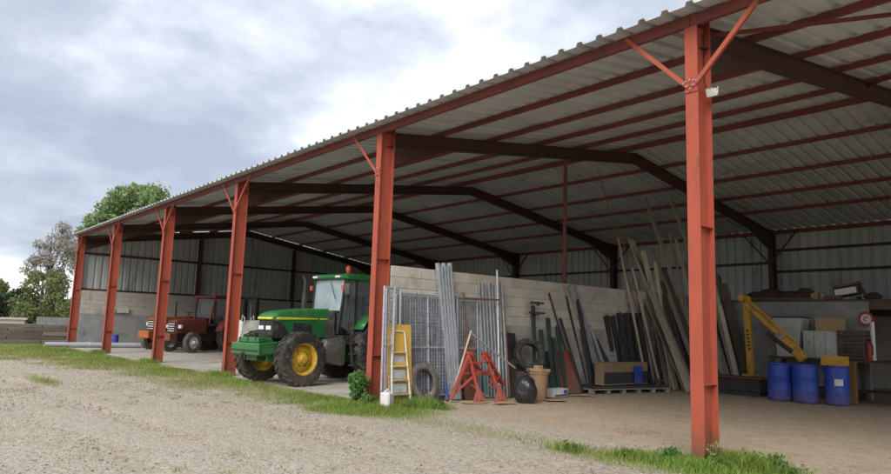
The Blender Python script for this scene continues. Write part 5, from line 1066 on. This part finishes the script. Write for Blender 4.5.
def leaves(name, ma, parent, centers, radii, count, size, seed, flat=1.0, hollow=0.35):
    r_ = np.random.default_rng(seed); centers = np.asarray(centers, float); radii = np.asarray(radii, float)
    pw_ = radii**2; idx = r_.choice(len(centers), count, p=pw_/pw_.sum())
    d = r_.normal(size=(count, 3)); d /= np.linalg.norm(d, axis=1)[:, None]
    rad = radii[idx]*(hollow+(1-hollow)*r_.random(count)**0.45)*(1+0.12*r_.normal(size=count))
    p = centers[idx]+d*rad[:, None]*np.array([1, 1, flat])
    a = r_.normal(size=(count, 3)); a /= np.linalg.norm(a, axis=1)[:, None]
    b_ = np.cross(a, r_.normal(size=(count, 3))); b_ /= np.linalg.norm(b_, axis=1)[:, None]
    s = size*r_.uniform(0.55, 1.35, count)[:, None]
    V_ = np.stack([p-a*s, p-b_*s*0.55+a*s*0.1, p+a*s, p+b_*s*0.55+a*s*0.1], 1).reshape(-1, 3)
    F_ = np.arange(count*4).reshape(-1, 4)
    return link(name, npmesh(name, V_, F_, ma, 4), parent)
def tree(label, loc, h, cw_, trunk_r, leafm, count, size, seed, cat='tree', name='tree', group=None, clumps=26, base=0.3, flat=0.85, spread=None, clr=0.30, limbs=10, twigs=0):
    r_ = random.Random(seed); o = thing(name, label, cat, loc, 0, group)
    cz = h*(base+(1-base)/2); cs, rs = [], []
    for i in range(clumps):
        a = r_.uniform(0, 6.28); t = r_.uniform(-1, 1); q_ = math.sqrt(1-t*t)*r_.uniform(0.45, 0.8)**0.6
        cs.append((cw_/2*q_*math.cos(a)*0.80, cw_/2*q_*math.sin(a)*0.80, cz+t*h*(1-base)/2*0.78)); rs.append(cw_*clr*r_.uniform(0.45, 0.9)*0.62)
    tm = MB(); lean = (r_.uniform(-.02, .02)*h, r_.uniform(-.02, .02)*h)
    tm.tube([(0, 0, -0.1), (lean[0]*.3, lean[1]*.3, h*base*0.6), (lean[0], lean[1], h*0.6), (lean[0]*1.3, lean[1]*1.3, h*0.88)], [trunk_r*1.25, trunk_r, trunk_r*0.6, trunk_r*0.12], 9)
    for i in range(limbs):
        c_ = cs[i % len(cs)]; z0 = h*r_.uniform(base*0.7, 0.6); s0 = (lean[0]*z0/h, lean[1]*z0/h, z0)
        md = ((s0[0]+c_[0])/2+r_.uniform(-.3, .3), (s0[1]+c_[1])/2+r_.uniform(-.3, .3), (z0+c_[2])/2-0.05*h*0.3)
        tm.tube([s0, md, c_], [trunk_r*0.42, trunk_r*0.24, trunk_r*0.06], 6)
        for _ in range(twigs):
            t2 = r_.uniform(0.3, 1); q0 = [md[k]+(c_[k]-md[k])*t2 for k in range(3)]
            q1 = [q0[0]+r_.uniform(-1, 1)*cw_*.16, q0[1]+r_.uniform(-1, 1)*cw_*.16, q0[2]+r_.uniform(-.2, 1)*cw_*.20]
            qm = [(q0[k]+q1[k])/2+r_.uniform(-.12, .12) for k in range(3)]; tm.tube([q0, qm, q1], [trunk_r*0.12, trunk_r*0.08, trunk_r*0.03], 4, False)
    tm.build('trunk', BARK, o, smooth=True)
    leaves('crown', leafm, o, cs, rs, count, size, seed, flat); return o
def far(px, py, dist_x):      # a spot behind the barn on the line of sight, at world X
    return at(px, py, 0, dist_x)
t1 = far(141, 180, -62); tree('tall round fresh green tree rising behind the gable roof', (t1.x, t1.y, 0), t1.z+0.2, 9.6, 0.34, LEAF1, 11000, 0.20, 5, base=0.28, clumps=44, clr=0.26)
t1b = far(106, 203, -58); tree('smaller fresh green tree touching the tall round one behind the barn', (t1b.x, t1b.y, 0), t1b.z, 5.2, 0.22, LEAF1, 6000, 0.17, 6, base=0.3, clumps=30, clr=0.26)
t2 = far(57, 214, -56); tree('sparse half bare tree with pale buds beside the barn gable', (t2.x, t2.y, 0), t2.z, 5.4, 0.16, LEAF4, 7500, 0.085, 8, base=0.22, clumps=34, clr=0.24, limbs=24, twigs=7)
t3 = far(46, 268, -50); tree('loose olive green shrub in front of the half bare tree', (t3.x, t3.y, 0), t3.z, 5.0, 0.14, LEAF3, 7500, 0.11, 9, cat='shrub', name='shrub', base=0.08, clumps=34, clr=0.28, twigs=3)
t4 = far(17, 286, -52); tree('dense dark evergreen shrub behind the pale low wall', (t4.x, t4.y, 0), t4.z, 3.8, 0.14, LEAF2, 7000, 0.12, 10, cat='shrub', name='shrub', base=0.05, clumps=26, clr=0.32)
t5 = far(-3, 280, -62); tree('pale yellow green shrub beyond the dark evergreen', (t5.x, t5.y, 0), t5.z+0.2, 4.0, 0.14, LEAF3, 5000, 0.13, 12, cat='shrub', name='shrub', base=0.08, clumps=24, clr=0.3)
t6 = far(70, 285, -47); tree('small olive shrub close beside the barn corner', (t6.x, t6.y, 0), t6.z, 2.8, 0.10, LEAF3, 4500, 0.09, 14, cat='shrub', name='shrub', base=0.06, clumps=24, clr=0.3)
# distant house at the far left
hx = far(2, 298, -85); hs = thing('house', 'small pale far house with a grey roof beyond the shrubs', 'house', (hx.x, hx.y-2.2, 0))
MB().bx((-4, -3.2, 0), (4, 3.2, 3.1)).build('wall', BEIGEW, hs)
MB().add([(-4.3, -3.6, 3.1), (4.3, -3.6, 3.1), (4.3, 3.6, 3.1), (-4.3, 3.6, 3.1), (-4.3, 0, 4.7), (4.3, 0, 4.7)], [(0, 1, 5, 4), (2, 3, 4, 5), (0, 4, 3), (1, 2, 5), (0, 3, 2, 1)]).build('roof', BLOCKD, hs)
for y in (-1.6, 1.6):
    wn = MB().bx((4.002, y-0.5, 1.0), (4.05, y+0.5, 2.2)).build('window', WHITE, hs); MB().bx((4.052, y-0.42, 1.08), (4.06, y+0.42, 2.12)).build('pane', GLASS, wn)
# far hedge line on the horizon
hv_ = []
for i in range(60): hv_.append((-130+random.uniform(-6, 6), -70+i*3.2+random.uniform(-1, 1), random.uniform(0.8, 2.6)))
hg = leaves('far_hedge', LEAF2, None, hv_, [random.uniform(1.6, 3.0) for _ in hv_], 9000, 0.38, 41); tag(hg, 'far dark line of hedges and woods on the horizon', 'hedge', kind='stuff')

# ------------------------------------------------------------------ grass, weeds and loose stones
def blades(name, ma, xs, ys, hs, seed, label, zs=None, wid=None):
    r_ = np.random.default_rng(seed); n = len(xs); az = r_.uniform(0, 2*math.pi, n); dx, dy = np.cos(az), np.sin(az)
    ln = hs*r_.uniform(0.2, 0.75, n); a2 = r_.uniform(0, 2*math.pi, n); lx, ly = np.cos(a2)*ln, np.sin(a2)*ln
    w_ = wid if wid is not None else hs*0.055
    z0 = np.full(n, -0.015)
    def pt(s, f, z): return np.stack([xs+dx*w_*s+lx*f, ys+dy*w_*s+ly*f, z], -1)
    V_ = np.stack([pt(-1, 0, z0), pt(1, 0, z0), pt(0.75, .35, hs*0.55), pt(-0.75, .35, hs*0.55), pt(0.0, 1, hs*0.92)], 1).reshape(-1, 3)
    b_ = np.arange(n)*5
    F_ = np.concatenate([np.stack([b_, b_+1, b_+2], -1), np.stack([b_, b_+2, b_+3], -1), np.stack([b_+3, b_+2, b_+4], -1)])
    return tag(link(name, npmesh(name, V_, F_, ma, 3)), label, 'grass', kind='stuff')
def scatter(n, xr, yr, seed, pw_=1.0):
    r_ = np.random.default_rng(seed); X = r_.uniform(*xr, n); Y = r_.uniform(*yr, n); g = grass_density(X, Y); keep = r_.random(n) < g**pw_
    return X[keep], Y[keep], g[keep], r_
X, Y, g, r_ = scatter(330000, (-46, -8), (-8, 6), 61)
dist = np.hypot(X-CAM[0], Y-CAM[1]); hs = r_.uniform(0.03, 0.12, len(X))*(0.08+0.9*g**1.7)*(1+0.5*smooth_noise(X, Y, 31, 1.7)); wd = np.maximum(0.004, dist*0.00028)
blades('grass', GRASS, X, Y, hs, 62, 'lush green grass verge along the front of the barn', wid=wd)
X, Y, g, r_ = scatter(150000, (-8.3, 2.6), (-2.4, 1.2), 63, 1.3)
hs = r_.uniform(0.025, 0.10, len(X))*(0.4+0.9*g)*(1+0.6*smooth_noise(X, Y, 33, 3.1))
blades('grass', GRASS, X, Y, hs, 64, 'patchy green grass between the yard gravel and the dirt floor', wid=np.full(len(X), 0.0035))
X, Y, g, r_ = scatter(110000, (-36, 2.6), (-6.5, 1.2), 65, 0.6)
hs = r_.uniform(0.02, 0.09, len(X)); dist = np.hypot(X-CAM[0], Y-CAM[1])
blades('dry_grass', DRYG, X, Y, hs, 66, 'thin straw coloured dry grass mixed into the verge', wid=np.maximum(0.003, dist*0.00022))
# sparse tufts over the yard
r_ = np.random.default_rng(67); tx, ty_ = r_.uniform(-22, 1.5, 260), r_.uniform(-7.5, -0.8, 260); kk = smooth_noise(tx, ty_, 51, 0.9) > 0.25; tx = np.where(kk, tx, -60); ty_ = np.where(kk, ty_, -60)
X = np.repeat(tx, 22)+r_.normal(size=260*22)*0.05; Y = np.repeat(ty_, 22)+r_.normal(size=260*22)*0.05
blades('yard_tuft', GRASS, X, Y, r_.uniform(0.015, 0.05, len(X)), 68, 'tiny scattered grass tufts in the gravel yard', wid=np.full(len(X), 0.003))
# taller tufts at the posts
def tuft(cx, cy, rx, ry, n, h, seed, label, ma=GRASS):
    r2 = np.random.default_rng(seed); X = cx+r2.normal(size=n)*rx; Y = cy+r2.normal(size=n)*ry
    blades('grass_tuft', ma, X, Y, r2.uniform(0.35, 1, n)*h, seed, label, wid=np.full(n, 0.005))
tuft(0.42, 0.22, 0.22, 0.15, 2400, 0.26, 71, 'tall grass tuft at the foot of the floodlight post')
tuft(-0.10, -0.30, 0.30, 0.10, 1600, 0.17, 72, 'shorter grass before the floodlight post')
tuft(-6.6, 0.62, 0.30, 0.22, 1800, 0.24, 73, 'tall grass around the stepladder foot and the tyre')
for i, X_ in enumerate(XK[3:6]): tuft(X_+0.1, -0.15, 0.35, 0.12, 900, 0.22, 74+i, ['grass tuft at the foot of the post by the green tractor', 'grass tuft at the foot of the post by the orange tractor', 'grass tuft at the foot of the post by the grey pipe'][i])
def weed(label, loc, h, wd, n, size, seed, ma=WEED, name='weed_plant'):
    r2 = random.Random(seed); o = thing(name, label, 'plant', loc); st = MB(); cs, rs = [], []
    for i in range(9):
        a = r2.uniform(0, 6.28); q_ = wd/2*r2.uniform(0.1, 0.9); z = h*r2.uniform(0.6, 0.95)
        st.tube([(0, 0, -0.01), (q_*.4*math.cos(a), q_*.4*math.sin(a), z*.5), (q_*math.cos(a), q_*math.sin(a), z)], [0.008, 0.006, 0.003], 5)
        for f in (0.35, 0.6, 0.85, 1.0): cs.append((q_*f*math.cos(a), q_*f*math.sin(a), z*f)); rs.append(wd*0.17)
    st.build('stem', GREENST if ma is WEED else BARK, o); lm = leaves('leaf_mass', ma, o, cs, rs, n, size, seed, 0.7, 0.1); lm['kind'] = 'stuff'; return o
for i, (x_, y_, h_, w_, lab) in enumerate(((0.95, 0.30, .20, .36, 'leafy weed farthest to the open side of the floodlight post tuft'), (-0.75, -0.35, .13, .30, 'low weed out in the patchy grass before the floodlight post'), (-1.55, -0.62, .10, .30, 'tiny weed at the gravel edge between the posts'), (0.30, -0.12, .22, .32, 'bright leafy weed touching the web of the floodlight post'), (-5.9, 0.75, .20, .34, 'leafy weed beneath the leaning dusty tyre'), (-6.25, 0.35, .16, .3, 'small weed in the grass before the stepladder'))):
    weed(lab, (x_, y_, 0), h_*0.6, w_*1.5, 150, 0.030, 101+i); tuft(x_, y_, 0.16, 0.12, 260, 0.15, 120+i, 'scruffy grass round the '+lab)
wg = gnd(353, 404); weed('bushy green weed growing at the foot of the post beside the green tractor', (wg.x, wg.y+0.05, 0), 0.66, 0.62, 2200, 0.034, 81)
weed('broad leafed weed at the inner side of the floodlight post', (0.62, 0.42, 0), 0.18, 0.7, 260, 0.035, 82)
weed('small leafy weed in front of the floodlight post', (-0.28, -0.22, 0), 0.17, 0.4, 300, 0.035, 83)
weed('dry pinkish dead weed against the web of the floodlight post', (0.17, 0.02, 0), 0.34, 0.22, 160, 0.02, 84, DRYG)
weed('low leafy weed in the grass next to the white jerrycan', (-6.9, -0.25, 0), 0.22, 0.4, 300, 0.035, 85)
# loose stones
def stones(name, n, xr, yr, smin, smax, seed, ma, label, dens=None):
    r2 = np.random.default_rng(seed); X = r2.uniform(*xr, n); Y = r2.uniform(*yr, n)
    if dens is not None: k = r2.random(n) < dens(X, Y); X, Y = X[k], Y[k]
    n = len(X); s = smin+(smax-smin)*r2.random(n)**3
    base = np.array([(1, 0, 0), (0, 1, 0), (-1, 0, 0), (0, -1, 0), (0, 0, 0.7), (0, 0, -0.6)], float)
    base = np.concatenate([base[:4]*np.array([1, 1, 1]), base[4:]]); az = r2.uniform(0, 6.28, n); ca, sa = np.cos(az), np.sin(az)
    v = base[None]*s[:, None, None]*r2.uniform(0.6, 1.25, (n, 6, 1))
    v[:, :, 1] *= r2.uniform(0.55, 1, n)[:, None]
    V_ = np.stack([v[..., 0]*ca[:, None]-v[..., 1]*sa[:, None]+X[:, None], v[..., 0]*sa[:, None]+v[..., 1]*ca[:, None]+Y[:, None], v[..., 2]-0.008+0*X[:, None]], -1).reshape(-1, 3)
    f0 = np.array([(0, 1, 4), (1, 2, 4), (2, 3, 4), (3, 0, 4), (1, 0, 5), (2, 1, 5), (3, 2, 5), (0, 3, 5)]); F_ = (np.arange(n)[:, None, None]*6+f0[None]).reshape(-1, 3)
    return tag(link(name, npmesh(name, V_, F_, ma, 3)), label, 'gravel', kind='stuff')
def stone_mat():
    ma = bpy.data.materials.new('gravel_stone'); ma.use_nodes = True; t = ma.node_tree; b = t.nodes['Principled BSDF']
    g_ = t.nodes.new('ShaderNodeNewGeometry'); cr = t.nodes.new('ShaderNodeValToRGB'); t.links.new(g_.outputs['Random Per Island'], cr.inputs[0]); t.links.new(cr.outputs[0], b.inputs['Base Color'])
    cr.color_ramp.elements[0].color = (0.22, 0.165, 0.11, 1); cr.color_ramp.elements[1].color = (0.52, 0.45, 0.35, 1); z = cr.color_ramp.elements.new(0.6); z.color = (0.38, 0.335, 0.275, 1)
    b.inputs['Roughness'].default_value = 0.9; return ma
STONE = stone_mat()
CRUMB = mat('dirt_crumb', (0.36, 0.275, 0.19), (0.20, 0.145, 0.095), 0.95, 20, 0)
stones('gravel', 46000, (-14, 4), (-8.0, 0.2), 0.004, 0.024, 91, STONE, 'loose grey and tan gravel stones over the yard', lambda X, Y: 0.35+0.65*np.clip(smooth_noise(X, Y, 41, 1.2)+0.5, 0, 1))
stones('gravel', 9000, (-30, -12), (-9, 0), 0.01, 0.035, 92, STONE, 'coarser gravel stones in the far part of the yard')
stones('dirt_crumbs', 9000, (-7, 5), (0.2, 12), 0.006, 0.032, 93, CRUMB, 'small stones and crumbs on the dirt floor', lambda X, Y: 0.3+0.7*np.clip(smooth_noise(X, Y, 43, 1.0)+0.3, 0, 1))

def clod_area(X, Y): return np.clip(smooth_noise(X, Y, 58, 1.6)-0.15, 0, 1)
stones('soil_clods', 22000, (-13, 4), (-7.6, 0.4), 0.006, 0.028, 95, CRUMB, 'brown crumbs of dried mud scattered over the yard gravel', clod_area)
stones('soil_clods', 2600, (-2.6, -1.7), (1.4, 2.3), 0.01, 0.05, 96, CRUMB, 'small heap of brown earth clods on the dirt floor', lambda X, Y: np.exp(-(((X+2.15)/0.25)**2+((Y-1.85)/0.22)**2)))
